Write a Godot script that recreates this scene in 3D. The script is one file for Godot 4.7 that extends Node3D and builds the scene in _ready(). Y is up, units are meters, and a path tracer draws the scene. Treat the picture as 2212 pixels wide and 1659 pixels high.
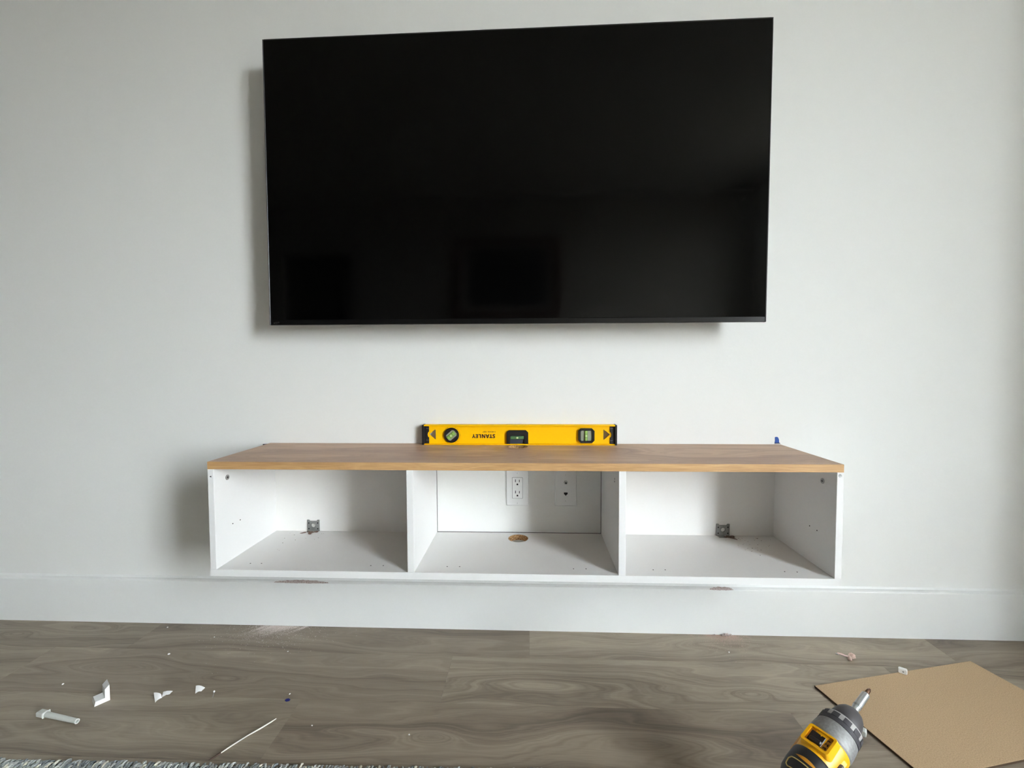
extends Node3D
# A living-room wall during the fitting of a floating console under a hung television. y is up, the wall is z = 0, metres.

const ROOM_LEFT := -5.6
const ROOM_RIGHT := 2.6
const ROOM_BACK := 4.4
const ROOM_TOP := 2.9
const WIN_A := 2.4
const WIN_B := 3.55
const WIN_LOW := 0.45
const WIN_TOP := 2.68

var rng := RandomNumberGenerator.new()
var M := {}


func _ready() -> void:
	rng.seed = 4711
	set_camera()
	set_light()
	make_materials()
	build_room()
	build_floor()
	build_television()
	build_console()
	build_outlets()
	build_brackets()
	build_level()
	build_tape()
	build_rug()
	build_hardboard()
	build_drill()
	build_litter()
	build_dust()
	build_behind()


# ------------------------------------------------------------------ camera and light

func set_camera() -> void:
	var cam := Camera3D.new()
	cam.name = "camera"
	cam.fov = rad_to_deg(2.0 * atan(829.5 / 962.62))
	cam.position = Vector3(0.0237, 0.8511, 1.4137)
	cam.rotation = Vector3(-0.0413, 0.0432, -0.0049)
	cam.near = 0.02
	cam.far = 200.0
	add_child(cam)
	cam.current = true


func set_light() -> void:
	var sky_mat := ProceduralSkyMaterial.new()
	sky_mat.sky_top_color = Color(0.93, 0.965, 1.0)
	sky_mat.sky_horizon_color = Color(0.97, 0.99, 1.0)
	sky_mat.sky_curve = 0.2
	sky_mat.ground_horizon_color = Color(0.5, 0.5, 0.48)
	sky_mat.ground_bottom_color = Color(0.4, 0.4, 0.38)
	sky_mat.sun_angle_max = 0.0
	sky_mat.sky_energy_multiplier = 1.0
	var sky := Sky.new()
	sky.sky_material = sky_mat
	var env := Environment.new()
	env.background_mode = Environment.BG_SKY
	env.sky = sky
	env.background_energy_multiplier = 20.0
	env.tonemap_mode = Environment.TONE_MAPPER_LINEAR
	env.tonemap_exposure = 3.02
	env.sdfgi_enabled = true
	env.ssao_enabled = true
	env.ssil_enabled = true
	var world := WorldEnvironment.new()
	world.name = "sky"
	world.environment = env
	add_child(world)


# ------------------------------------------------------------------ materials

func mat(color: Color, rough := 0.6, metal := 0.0, spec := 0.5) -> StandardMaterial3D:
	var m := StandardMaterial3D.new()
	m.albedo_color = color
	m.roughness = rough
	m.metallic = metal
	m.metallic_specular = spec
	return m


func rgb8(r: int, g: int, b: int) -> Color:
	return Color(r / 255.0, g / 255.0, b / 255.0)


func noise_tex(size: int, freq: float, octaves: int, seed_: int, ramp: Gradient = null) -> NoiseTexture2D:
	var n := FastNoiseLite.new()
	n.noise_type = FastNoiseLite.TYPE_SIMPLEX_SMOOTH
	n.seed = seed_
	n.frequency = freq
	n.fractal_octaves = octaves
	var t := NoiseTexture2D.new()
	t.width = size
	t.height = size
	t.seamless = true
	t.noise = n
	t.generate_mipmaps = false
	if ramp:
		t.color_ramp = ramp
	return t


func ramp(colors: Array, offsets: Array) -> Gradient:
	var g := Gradient.new()
	g.colors = PackedColorArray(colors)
	g.offsets = PackedFloat32Array(offsets)
	return g


func triplanar(m: StandardMaterial3D, scale_: Vector3) -> StandardMaterial3D:
	m.uv1_triplanar = true
	m.uv1_scale = scale_
	return m


# Wood: tones run along growth rings whose field is bent by knots ("eyes": u, v, length, height, strength).
func wood_image(w: int, h: int, length: float, width: float, seed_: int, eyes: Array, dark: Color, mid: Color, light: Color, rings: float, fine: float) -> ImageTexture:
	var low := FastNoiseLite.new()
	low.seed = seed_
	low.frequency = 1.0
	low.noise_type = FastNoiseLite.TYPE_SIMPLEX_SMOOTH
	low.fractal_octaves = 2
	var hair := FastNoiseLite.new()
	hair.seed = seed_ + 5
	hair.frequency = 1.0
	hair.noise_type = FastNoiseLite.TYPE_SIMPLEX
	hair.fractal_octaves = 2
	var lut := PackedFloat32Array()
	lut.resize(4096)
	for i in 4096:
		var f := i / 4096.0 * 32.0
		lut[i] = 0.62 * low.get_noise_2d(f * 0.55, 11.3) + 0.42 * low.get_noise_2d(f * 1.7, 41.7) + 0.25 * low.get_noise_2d(f * 5.5, 81.0)
	var data := PackedByteArray()
	data.resize(w * h * 3)
	var at := 0
	for y in h:
		var v := (y + 0.5) / h * width
		for x in w:
			var u := (x + 0.5) / w * length
			var f := v / width * rings + 1.5 * low.get_noise_2d(u * 1.1, v * 4.0 + seed_) + 0.35 * low.get_noise_2d(u * 4.0, v * 18.0)
			for e in eyes:
				var du: float = (u - e[0]) / e[2]
				var dv: float = (v - e[1]) / e[3]
				var d2 := du * du + dv * dv
				if d2 < 6.0:
					f += e[4] * exp(-d2)
			var t := lut[int(fposmod(f + 8.0, 32.0) * 127.9)]
			t += fine * hair.get_noise_2d(u * 9.0 + 0.3 * f, v * 520.0 + f * 2.0)
			t += 0.22 * low.get_noise_2d(u * 2.2 + 50.0, v * 9.0)
			t = clampf(t * 1.15, -1.0, 1.0)
			var c := mid.lerp(light, t) if t > 0.0 else mid.lerp(dark, -t)
			data[at] = int(clampf(c.r, 0, 1) * 255.0)
			data[at + 1] = int(clampf(c.g, 0, 1) * 255.0)
			data[at + 2] = int(clampf(c.b, 0, 1) * 255.0)
			at += 3
	return ImageTexture.create_from_image(Image.create_from_data(w, h, false, Image.FORMAT_RGB8, data))


func make_materials() -> void:
	var peel := noise_tex(512, 0.03, 3, 3)
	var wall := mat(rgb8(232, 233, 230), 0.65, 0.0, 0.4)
	wall.heightmap_enabled = true
	wall.heightmap_texture = peel
	wall.heightmap_scale = 0.02
	M.wall = triplanar(wall, Vector3.ONE * 2.5)
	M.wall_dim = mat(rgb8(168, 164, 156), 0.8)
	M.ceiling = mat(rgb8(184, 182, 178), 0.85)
	M.trim = mat(rgb8(233, 235, 233), 0.42)
	M.subfloor = mat(rgb8(70, 66, 60), 0.9)
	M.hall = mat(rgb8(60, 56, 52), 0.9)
	M.white_board = mat(rgb8(230, 230, 228), 0.4)
	M.white_back = mat(rgb8(232, 231, 228), 0.5)
	var chip_ramp := ramp([rgb8(112, 78, 48), rgb8(168, 128, 84), rgb8(214, 180, 134)], [0.25, 0.5, 0.75])
	var chip := mat(Color.WHITE, 0.9)
	chip.albedo_texture = noise_tex(256, 0.06, 3, 8, chip_ramp)
	M.chip = triplanar(chip, Vector3.ONE * 14.0)
	var mdf := mat(Color.WHITE, 0.8)
	mdf.albedo_texture = noise_tex(512, 0.16, 3, 18, ramp([rgb8(182, 154, 120), rgb8(197, 169, 133), rgb8(208, 180, 144)], [0.2, 0.5, 0.85]))
	M.fibre = triplanar(mdf, Vector3.ONE * 4.0)
	M.fibre_edge = mat(rgb8(78, 60, 42), 0.9)
	var oak := mat(Color.WHITE, 0.45)
	oak.albedo_texture = wood_image(1280, 320, 1.64, 0.41, 77, [[0.45, 0.09, 0.16, 0.035, 1.6], [0.72, 0.2, 0.12, 0.03, -1.4], [0.98, 0.1, 0.2, 0.04, 1.8], [1.3, 0.16, 0.14, 0.03, -1.6], [0.2, 0.2, 0.2, 0.03, 1.3]], rgb8(158, 124, 102), rgb8(194, 160, 132), rgb8(212, 180, 150), 4.0, 0.18)
	M.oak = triplanar(oak, Vector3(1.0 / 1.64, 1.0 / 0.41, 1.0 / 0.41))
	oak.uv1_offset = Vector3(0.51, 0, 0)
	var edge := mat(Color.WHITE, 0.5)
	edge.albedo_texture = wood_image(1024, 64, 1.64, 0.08, 31, [], rgb8(168, 128, 82), rgb8(200, 160, 110), rgb8(222, 186, 136), 2.0, 0.35)
	M.oak_edge = triplanar(edge, Vector3(1.0 / 1.64, 1.0 / 0.08, 1.0 / 0.08))
	edge.uv1_offset = Vector3(0.51, 0, 0)
	M.screen = mat(rgb8(2, 2, 2), 0.075, 0.0, 0.34)
	M.bezel = mat(rgb8(24, 24, 26), 0.35)
	M.bezel_strip = mat(rgb8(9, 9, 10), 0.22, 0.0, 0.4)
	M.housing = mat(rgb8(170, 170, 170), 0.55)
	M.slot = mat(rgb8(14, 13, 13), 0.8)
	M.faint = mat(rgb8(44, 44, 45), 0.5)
	M.steel = mat(rgb8(176, 178, 178), 0.38, 0.85)
	M.chrome = mat(rgb8(214, 218, 220), 0.28, 0.8)
	M.zinc = mat(rgb8(150, 152, 150), 0.45, 0.6)
	M.hole = mat(rgb8(30, 27, 24), 0.9)
	M.gap = mat(rgb8(48, 44, 40), 0.9)
	M.plate = mat(rgb8(233, 234, 233), 0.35)
	M.plate_face = mat(rgb8(238, 239, 238), 0.3)
	M.black = mat(rgb8(20, 19, 20), 0.45)
	M.yellow = mat(rgb8(255, 197, 0), 0.5, 0.0, 0.3)
	M.print = mat(rgb8(52, 10, 12), 0.6)
	M.print_thin = mat(rgb8(150, 88, 6), 0.6)
	M.vial = mat(rgb8(146, 186, 96), 0.12)
	M.bubble = mat(rgb8(190, 214, 150), 0.1)
	M.vial_clear = mat(rgb8(150, 155, 138), 0.15)
	M.vial_dark = mat(rgb8(66, 70, 82), 0.15)
	M.vial_green = mat(rgb8(86, 128, 84), 0.12)
	M.cavity = mat(rgb8(60, 62, 60), 0.5)
	M.blue_tape = mat(rgb8(44, 82, 160), 0.7)
	M.blue_dark = mat(rgb8(20, 22, 44), 0.7)
	M.blue_scrap = mat(rgb8(22, 30, 110), 0.7)
	var torn_m := mat(Color.WHITE, 0.95)
	torn_m.albedo_texture = noise_tex(256, 0.05, 4, 33, ramp([rgb8(150, 134, 128), rgb8(188, 173, 167), rgb8(216, 208, 203)], [0.25, 0.5, 0.75]))
	M.torn = triplanar(torn_m, Vector3(16, 30, 30))
	M.torn_dark = mat(rgb8(140, 116, 108), 0.9)
	M.splinter = mat(rgb8(112, 90, 78), 0.9)
	M.pink = mat(rgb8(228, 200, 188), 0.85)
	M.white_plastic = mat(rgb8(240, 241, 240), 0.35)
	var clear := mat(rgb8(212, 215, 209), 0.3)
	M.nylon = clear
	M.paper = mat(rgb8(236, 236, 234), 0.8)
	M.stick = mat(rgb8(246, 243, 236), 0.2)
	M.stick_end = mat(rgb8(84, 66, 54), 0.6)
	M.dust = mat(rgb8(222, 210, 203), 0.95)
	M.dust_pink = mat(rgb8(206, 176, 164), 0.95)
	M.crumb = mat(rgb8(245, 244, 240), 0.9)
	M.dark_crumb = mat(rgb8(104, 92, 80), 0.9)
	M.rug_base = mat(rgb8(84, 88, 90), 0.95)
	var yarn := mat(Color.WHITE, 0.95)
	yarn.vertex_color_use_as_albedo = true
	yarn.rim_enabled = true
	yarn.rim = 0.2
	M.yarn = yarn
	var rubber := mat(rgb8(26, 25, 27), 0.5)
	M.rubber = rubber
	M.rubber_grey = mat(rgb8(92, 90, 92), 0.6)
	M.drill_yellow = mat(rgb8(250, 182, 14), 0.35)
	M.drill_yellow_dirty = mat(rgb8(196, 132, 26), 0.5)
	var cast := mat(Color.WHITE, 0.58, 0.4)
	cast.albedo_texture = noise_tex(256, 0.03, 4, 61, ramp([rgb8(140, 140, 138), rgb8(150, 150, 148), rgb8(162, 163, 163)], [0.2, 0.5, 0.8]))
	M.cast = triplanar(cast, Vector3.ONE * 20.0)
	M.chuck = mat(rgb8(78, 75, 76), 0.55)
	M.ring_dark = mat(rgb8(62, 60, 64), 0.6)
	M.ring_light = mat(rgb8(176, 174, 172), 0.5)
	M.switch = mat(rgb8(30, 24, 24), 0.35)
	M.emblem = mat(rgb8(214, 190, 110), 0.5)
	M.copper = mat(rgb8(150, 116, 96), 0.3, 0.9)
	M.frame_wood = mat(rgb8(72, 38, 30), 0.4)
	M.mat_board = mat(rgb8(150, 146, 138), 0.9)
	M.picture = mat(rgb8(34, 34, 36), 0.6)
	var pane := StandardMaterial3D.new()
	pane.albedo_color = Color(0.95, 1.0, 0.98, 0.04)
	pane.transparency = BaseMaterial3D.TRANSPARENCY_ALPHA
	pane.roughness = 0.0
	M.glass = pane


# ------------------------------------------------------------------ mesh helpers (counter-clockwise as seen from outside; written clockwise)

func st_new() -> SurfaceTool:
	var st := SurfaceTool.new()
	st.begin(Mesh.PRIMITIVE_TRIANGLES)
	return st


func face(st: SurfaceTool, pts: Array, outward: Vector3, group := -1) -> void:
	var n := Vector3.ZERO
	for i in pts.size():
		var a: Vector3 = pts[i]
		var b: Vector3 = pts[(i + 1) % pts.size()]
		n += a.cross(b)
	var flip := n.dot(outward) > 0.0
	st.set_smooth_group(group)
	for i in range(1, pts.size() - 1):
		var a: Vector3 = pts[0]
		var b: Vector3 = pts[i]
		var c: Vector3 = pts[i + 1]
		if (b - a).cross(c - a).length_squared() < 1e-20:
			continue
		st.add_vertex(a)
		if flip:
			st.add_vertex(c)
			st.add_vertex(b)
		else:
			st.add_vertex(b)
			st.add_vertex(c)


func corner(c: Vector3, h: Vector3, s: Vector3, axis: int, bev: float) -> Vector3:
	var p := Vector3.ZERO
	for k in 3:
		p[k] = c[k] + s[k] * (h[k] if k == axis else h[k] - bev)
	return p


func add_box(st: SurfaceTool, lo: Vector3, hi: Vector3, bev := 0.0, xf := Transform3D()) -> void:
	var c := (lo + hi) / 2.0
	var h := (hi - lo).abs() / 2.0
	bev = minf(bev, minf(h.x, minf(h.y, h.z)) * 0.9)
	for axis in 3:
		var b := (axis + 1) % 3
		var d := (axis + 2) % 3
		for sg: float in [-1.0, 1.0]:
			var pts := []
			for q in [[-1, -1], [1, -1], [1, 1], [-1, 1]]:
				var s := Vector3.ZERO
				s[axis] = sg
				s[b] = q[0]
				s[d] = q[1]
				pts.append(xf * corner(c, h, s, axis, bev))
			var o := Vector3.ZERO
			o[axis] = sg
			face(st, pts, xf.basis * o)
	if bev <= 0.0:
		return
	for axis in 3:
		var b := (axis + 1) % 3
		var d := (axis + 2) % 3
		for sb: float in [-1.0, 1.0]:
			for sd: float in [-1.0, 1.0]:
				var s0 := Vector3.ZERO
				s0[b] = sb
				s0[d] = sd
				var s1 := s0
				s0[axis] = -1.0
				s1[axis] = 1.0
				var o := Vector3.ZERO
				o[b] = sb
				o[d] = sd
				face(st, [xf * corner(c, h, s0, b, bev), xf * corner(c, h, s1, b, bev), xf * corner(c, h, s1, d, bev), xf * corner(c, h, s0, d, bev)], xf.basis * o)
	for sx: float in [-1.0, 1.0]:
		for sy: float in [-1.0, 1.0]:
			for sz: float in [-1.0, 1.0]:
				var s := Vector3(sx, sy, sz)
				face(st, [xf * corner(c, h, s, 0, bev), xf * corner(c, h, s, 1, bev), xf * corner(c, h, s, 2, bev)], xf.basis * s)


func inset(poly: PackedVector2Array, d: float) -> PackedVector2Array:
	var out := PackedVector2Array()
	var n := poly.size()
	for i in n:
		var a := (poly[i] - poly[(i + n - 1) % n]).normalized()
		var b := (poly[(i + 1) % n] - poly[i]).normalized()
		var na := Vector2(-a.y, a.x)
		var nb := Vector2(-b.y, b.x)
		var m := (na + nb).normalized()
		out.append(poly[i] + m * d / maxf(0.35, m.dot(na)))
	return out


func ccw(poly: PackedVector2Array) -> PackedVector2Array:
	if Geometry2D.is_polygon_clockwise(poly):
		poly = poly.duplicate()
		poly.reverse()
	return poly


# A polygon in xy pushed along z from z0 (back) to z1 (front); the front edge may be bevelled.
func add_prism(st: SurfaceTool, poly: PackedVector2Array, z0: float, z1: float, bev := 0.0, xf := Transform3D(), group := -1) -> void:
	poly = ccw(poly)
	# is_polygon_clockwise works with y down; make sure of the sense by area
	var area := 0.0
	for i in poly.size():
		area += poly[i].cross(poly[(i + 1) % poly.size()])
	if area < 0.0:
		poly.reverse()
	var front := inset(poly, bev) if bev > 0.0 else poly
	var tri := Geometry2D.triangulate_polygon(poly)
	for i in range(0, tri.size(), 3):
		var f := []
		var b := []
		for k in 3:
			var p := front[tri[i + k]]
			var q := poly[tri[i + k]]
			f.append(xf * Vector3(p.x, p.y, z1))
			b.append(xf * Vector3(q.x, q.y, z0))
		face(st, f, xf.basis * Vector3(0, 0, signf(z1 - z0)))
		face(st, b, xf.basis * Vector3(0, 0, -signf(z1 - z0)))
	var zm := z1 - signf(z1 - z0) * bev
	for i in poly.size():
		var j := (i + 1) % poly.size()
		var e := (poly[j] - poly[i])
		var o := xf.basis * Vector3(e.y, -e.x, 0)
		face(st, [xf * Vector3(poly[i].x, poly[i].y, z0), xf * Vector3(poly[j].x, poly[j].y, z0), xf * Vector3(poly[j].x, poly[j].y, zm), xf * Vector3(poly[i].x, poly[i].y, zm)], o, group)
		if bev > 0.0:
			face(st, [xf * Vector3(poly[i].x, poly[i].y, zm), xf * Vector3(poly[j].x, poly[j].y, zm), xf * Vector3(front[j].x, front[j].y, z1), xf * Vector3(front[i].x, front[i].y, z1)], o)


# A profile of (radius, height) turned round y; a0..a1 in turns.
func add_lathe(st: SurfaceTool, prof: Array, segs := 32, xf := Transform3D(), soft := false, a0 := 0.0, a1 := 1.0) -> void:
	for i in prof.size() - 1:
		var p: Vector2 = prof[i]
		var q: Vector2 = prof[i + 1]
		for k in segs:
			var ta := TAU * lerpf(a0, a1, float(k) / segs)
			var tb := TAU * lerpf(a0, a1, float(k + 1) / segs)
			var ca := Vector3(cos(ta), 0, sin(ta))
			var cb := Vector3(cos(tb), 0, sin(tb))
			var o := (ca + cb).normalized() * (q.y - p.y) + Vector3(0, -(q.x - p.x), 0)
			face(st, [xf * (ca * p.x + Vector3(0, p.y, 0)), xf * (cb * p.x + Vector3(0, p.y, 0)), xf * (cb * q.x + Vector3(0, q.y, 0)), xf * (ca * q.x + Vector3(0, q.y, 0))], xf.basis * o, 1 if soft else i + 1)


# A tube through points; radii may vary, flat squashes it upright.
func add_tube(st: SurfaceTool, pts: Array, radii: Array, segs := 8, flat := 1.0) -> void:
	var rings := []
	for i in pts.size():
		var p: Vector3 = pts[i]
		var t: Vector3 = (pts[mini(i + 1, pts.size() - 1)] - pts[maxi(i - 1, 0)]).normalized()
		var side := t.cross(Vector3.UP)
		if side.length() < 0.01:
			side = t.cross(Vector3.RIGHT)
		side = side.normalized()
		var up := side.cross(t).normalized()
		var ring := []
		for k in segs:
			var a := TAU * k / segs
			ring.append(p + side * cos(a) * radii[i] + up * sin(a) * radii[i] * flat)
		rings.append(ring)
	for i in pts.size() - 1:
		for k in segs:
			var l := (k + 1) % segs
			var mid: Vector3 = (rings[i][k] + rings[i][l]) / 2.0 - pts[i]
			face(st, [rings[i][k], rings[i][l], rings[i + 1][l], rings[i + 1][k]], mid, 1)
	face(st, rings[0], pts[0] - pts[1])
	face(st, rings[-1], pts[-1] - pts[-2])


# An uneven stone-like lump.
func add_lump(st: SurfaceTool, c: Vector3, size: Vector3, rows := 5, segs := 7, rough := 0.3, smooth_ := false) -> void:
	var grid := []
	for i in rows + 1:
		var ring := []
		var th := PI * i / rows
		var turn := rng.randf() * 0.4
		for k in segs:
			var a := TAU * (k + turn) / segs
			var r := 1.0 + rng.randf_range(-rough, rough)
			if i == 0 or i == rows:
				r = 1.0
			ring.append(c + Vector3(sin(th) * cos(a), cos(th), sin(th) * sin(a)) * r * size)
		grid.append(ring)
	for i in rows:
		for k in segs:
			var l := (k + 1) % segs
			var pts := [grid[i][k], grid[i][l], grid[i + 1][l], grid[i + 1][k]]
			var m: Vector3 = (pts[0] + pts[1] + pts[2] + pts[3]) / 4.0 - c
			face(st, pts, m, 1 if smooth_ else -1)


func circle(c: Vector2, r: float, n := 24) -> PackedVector2Array:
	var p := PackedVector2Array()
	for i in n:
		p.append(c + Vector2(cos(TAU * i / n), sin(TAU * i / n)) * r)
	return p


func chamfered(lo: Vector2, hi: Vector2, c: float) -> PackedVector2Array:
	return PackedVector2Array([Vector2(lo.x + c, lo.y), Vector2(hi.x - c, lo.y), Vector2(hi.x, lo.y + c), Vector2(hi.x, hi.y - c), Vector2(hi.x - c, hi.y), Vector2(lo.x + c, hi.y), Vector2(lo.x, hi.y - c), Vector2(lo.x, lo.y + c)])


func rounded(lo: Vector2, hi: Vector2, r: float, n := 5) -> PackedVector2Array:
	var p := PackedVector2Array()
	var cs := [[Vector2(hi.x - r, hi.y - r), 0.0], [Vector2(lo.x + r, hi.y - r), 0.25], [Vector2(lo.x + r, lo.y + r), 0.5], [Vector2(hi.x - r, lo.y + r), 0.75]]
	for q in cs:
		for i in n + 1:
			var a: float = TAU * (q[1] + 0.25 * i / n)
			p.append(q[0] + Vector2(cos(a), sin(a)) * r)
	return p


# A board lying in xz with one round hole, as two halves that meet on the hole's centre line.
func add_holed_board(st: SurfaceTool, lo: Vector3, hi: Vector3, hole: Vector2, r: float, bev: float) -> void:
	var xf := Transform3D(Basis(Vector3.RIGHT, -PI / 2.0), Vector3.ZERO)  # xy of the polygon becomes x, -z; z becomes y
	var n := 20
	var left := PackedVector2Array([Vector2(hole.x, -hi.z), Vector2(lo.x, -hi.z), Vector2(lo.x, -lo.z), Vector2(hole.x, -lo.z)])
	var right := PackedVector2Array([Vector2(hole.x, -lo.z), Vector2(hi.x, -lo.z), Vector2(hi.x, -hi.z), Vector2(hole.x, -hi.z)])
	for i in n + 1:
		var a := PI / 2.0 + PI * i / n
		left.append(Vector2(hole.x + cos(a) * r, -hole.y + sin(a) * r))
		right.append(Vector2(hole.x + cos(a + PI) * r, -hole.y + sin(a + PI) * r))
	add_prism(st, left, lo.y, hi.y, 0.0, xf)
	add_prism(st, right, lo.y, hi.y, 0.0, xf)


# ------------------------------------------------------------------ scene helpers

func thing(called: String, label: String, category: String, at := Vector3.ZERO, turn := 0.0, group := "") -> Node3D:
	var o := Node3D.new()
	o.name = called
	o.position = at
	o.rotation.y = turn
	add_child(o, true)
	return tag(o, label, category, group)


func tag(o: Node3D, label: String, category: String, group := "") -> Node3D:
	o.set_meta("label", label)
	o.set_meta("category", category)
	if group != "":
		o.set_meta("group", group)
	return o


# Commits a shape as one named mesh; shape coordinates are the parent's own.
func part(called: String, st: SurfaceTool, m: Material, parent: Node3D = null, label := "") -> MeshInstance3D:
	st.generate_normals()
	var o := MeshInstance3D.new()
	o.name = called
	o.mesh = st.commit()
	o.material_override = m
	(parent if parent else self).add_child(o, true)
	if label != "":
		o.set_meta("label", label)
	return o


# The same for shapes written in room coordinates under a thing that stands elsewhere.
func room_part(called: String, st: SurfaceTool, m: Material, parent: Node3D, label := "") -> MeshInstance3D:
	var o := part(called, st, m, parent, label)
	var above := parent.transform
	var up := parent.get_parent()
	while up is Node3D and up != self:
		above = (up as Node3D).transform * above
		up = up.get_parent()
	o.transform = above.affine_inverse()
	return o


func box_st(lo: Vector3, hi: Vector3, bev := 0.0) -> SurfaceTool:
	var st := st_new()
	add_box(st, lo, hi, bev)
	return st


func structure(called: String, st: SurfaceTool, m: Material) -> MeshInstance3D:
	var o := part(called, st, m)
	o.set_meta("kind", "structure")
	return o


func text_part(called: String, words: String, height: float, width: float, depth: float, xf: Transform3D, m: Material, parent: Node3D, weight := 700) -> MeshInstance3D:
	var font := SystemFont.new()
	font.font_names = PackedStringArray(["Droid Sans"])
	font.font_weight = weight
	var t := TextMesh.new()
	t.text = words
	t.font = font
	if weight > 800:
		var bold := FontVariation.new()
		bold.base_font = font
		bold.variation_embolden = 0.7
		t.font = bold
	t.font_size = 64
	t.pixel_size = height / (64.0 * 0.714)
	t.depth = depth
	t.curve_step = 1.0
	var o := MeshInstance3D.new()
	o.name = called
	o.mesh = t
	o.material_override = m
	var got := t.get_aabb().size.x
	o.transform = xf * Transform3D(Basis.from_scale(Vector3(width / got if got > 0.0 and width > 0.0 else 1.0, 1, 1)), Vector3.ZERO)
	parent.add_child(o, true)
	return o


# ------------------------------------------------------------------ room

func build_room() -> void:
	var st := box_st(Vector3(ROOM_LEFT - 0.15, -0.2, -0.15), Vector3(ROOM_RIGHT + 0.15, ROOM_TOP + 0.15, 0.0))
	tag(structure("wall_front", st, M.wall), "smooth white painted wall behind the television and the console", "wall")
	st = box_st(Vector3(ROOM_LEFT - 0.15, -0.2, 0.0), Vector3(ROOM_LEFT, ROOM_TOP + 0.15, ROOM_BACK + 0.15))
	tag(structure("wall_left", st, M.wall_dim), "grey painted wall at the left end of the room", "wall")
	# right wall with the opening of the window
	st = st_new()
	var x0 := ROOM_RIGHT
	var x1 := ROOM_RIGHT + 0.15
	add_box(st, Vector3(x0, -0.2, 0.0), Vector3(x1, ROOM_TOP + 0.15, WIN_A))
	add_box(st, Vector3(x0, -0.2, WIN_B), Vector3(x1, ROOM_TOP + 0.15, ROOM_BACK + 0.15))
	add_box(st, Vector3(x0, -0.2, WIN_A), Vector3(x1, WIN_LOW, WIN_B))
	add_box(st, Vector3(x0, WIN_TOP, WIN_A), Vector3(x1, ROOM_TOP + 0.15, WIN_B))
	tag(structure("wall_right", st, M.wall), "white painted wall with the tall window at the right of the room", "wall")
	st = box_st(Vector3(1.955, -0.1, 0.0), Vector3(ROOM_RIGHT, ROOM_TOP + 0.1, 1.1))
	tag(structure("wall_return", st, M.wall), "white boxed-out return of the wall just right of the view", "wall")
	# back wall with a doorway
	st = st_new()
	var z0 := ROOM_BACK
	var z1 := ROOM_BACK + 0.15
	add_box(st, Vector3(ROOM_LEFT, -0.2, z0), Vector3(-3.3, ROOM_TOP + 0.15, z1))
	add_box(st, Vector3(-2.37, -0.2, z0), Vector3(ROOM_RIGHT, ROOM_TOP + 0.15, z1))
	add_box(st, Vector3(-3.3, 2.25, z0), Vector3(-2.37, ROOM_TOP + 0.15, z1))
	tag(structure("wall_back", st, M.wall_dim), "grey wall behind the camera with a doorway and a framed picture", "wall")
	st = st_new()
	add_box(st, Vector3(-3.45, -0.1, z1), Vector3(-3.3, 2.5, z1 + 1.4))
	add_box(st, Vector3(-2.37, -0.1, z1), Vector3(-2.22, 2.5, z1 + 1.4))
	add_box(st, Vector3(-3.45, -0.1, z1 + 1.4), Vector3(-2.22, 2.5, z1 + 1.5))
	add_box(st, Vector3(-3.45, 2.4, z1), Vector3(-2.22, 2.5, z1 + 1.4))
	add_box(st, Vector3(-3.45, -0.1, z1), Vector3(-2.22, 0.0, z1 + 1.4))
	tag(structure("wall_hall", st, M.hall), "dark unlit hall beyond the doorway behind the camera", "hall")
	st = box_st(Vector3(ROOM_LEFT, ROOM_TOP, 0.0), Vector3(ROOM_RIGHT, ROOM_TOP + 0.15, ROOM_BACK))
	tag(structure("ceiling", st, M.ceiling), "flat white ceiling of the room", "ceiling")
	# baseboard of the front wall, its top edge eased
	st = st_new()
	var prof := PackedVector2Array([Vector2(0.0, 0.0), Vector2(0.016, 0.0), Vector2(0.016, 0.1425), Vector2(0.0152, 0.1445), Vector2(0.0105, 0.1472), Vector2(0.0035, 0.1488), Vector2(0.0, 0.1545)])
	var xf := Transform3D(Basis(Vector3(0, 0, 1), Vector3(0, 1, 0), Vector3(-1, 0, 0)), Vector3.ZERO)
	add_prism(st, prof, -ROOM_RIGHT, -ROOM_LEFT, 0.0, xf)
	var base := structure("baseboard_front", st, M.trim)
	tag(base, "tall plain white baseboard below the console, its top edge torn in two places", "baseboard")
	torn(base, -0.822, -0.638)
	torn(base, 0.582, 0.655)
	var w := thing("window_1", "tall white framed window in the right wall beside the camera", "window", Vector3(x0, WIN_LOW, WIN_A))
	w.set_meta("kind", "structure")
	st = st_new()
	var wm := (WIN_A + WIN_B) / 2.0
	for q: float in [WIN_A, wm - 0.025, WIN_B - 0.05]:
		add_box(st, Vector3(x0 + 0.04, WIN_LOW, q), Vector3(x0 + 0.1, WIN_TOP, q + 0.05), 0.004)
	add_box(st, Vector3(x0 + 0.04, WIN_LOW, WIN_A), Vector3(x0 + 0.1, WIN_LOW + 0.05, WIN_B), 0.004)
	add_box(st, Vector3(x0 + 0.04, WIN_TOP - 0.05, WIN_A), Vector3(x0 + 0.1, WIN_TOP, WIN_B), 0.004)
	room_part("window_frame", st, M.trim, w)
	for q in [[WIN_A + 0.05, wm - 0.025], [wm + 0.025, WIN_B - 0.05]]:
		room_part("pane", box_st(Vector3(x0 + 0.066, WIN_LOW + 0.05, q[0]), Vector3(x0 + 0.072, WIN_TOP - 0.05, q[1])), M.glass, w)


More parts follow.
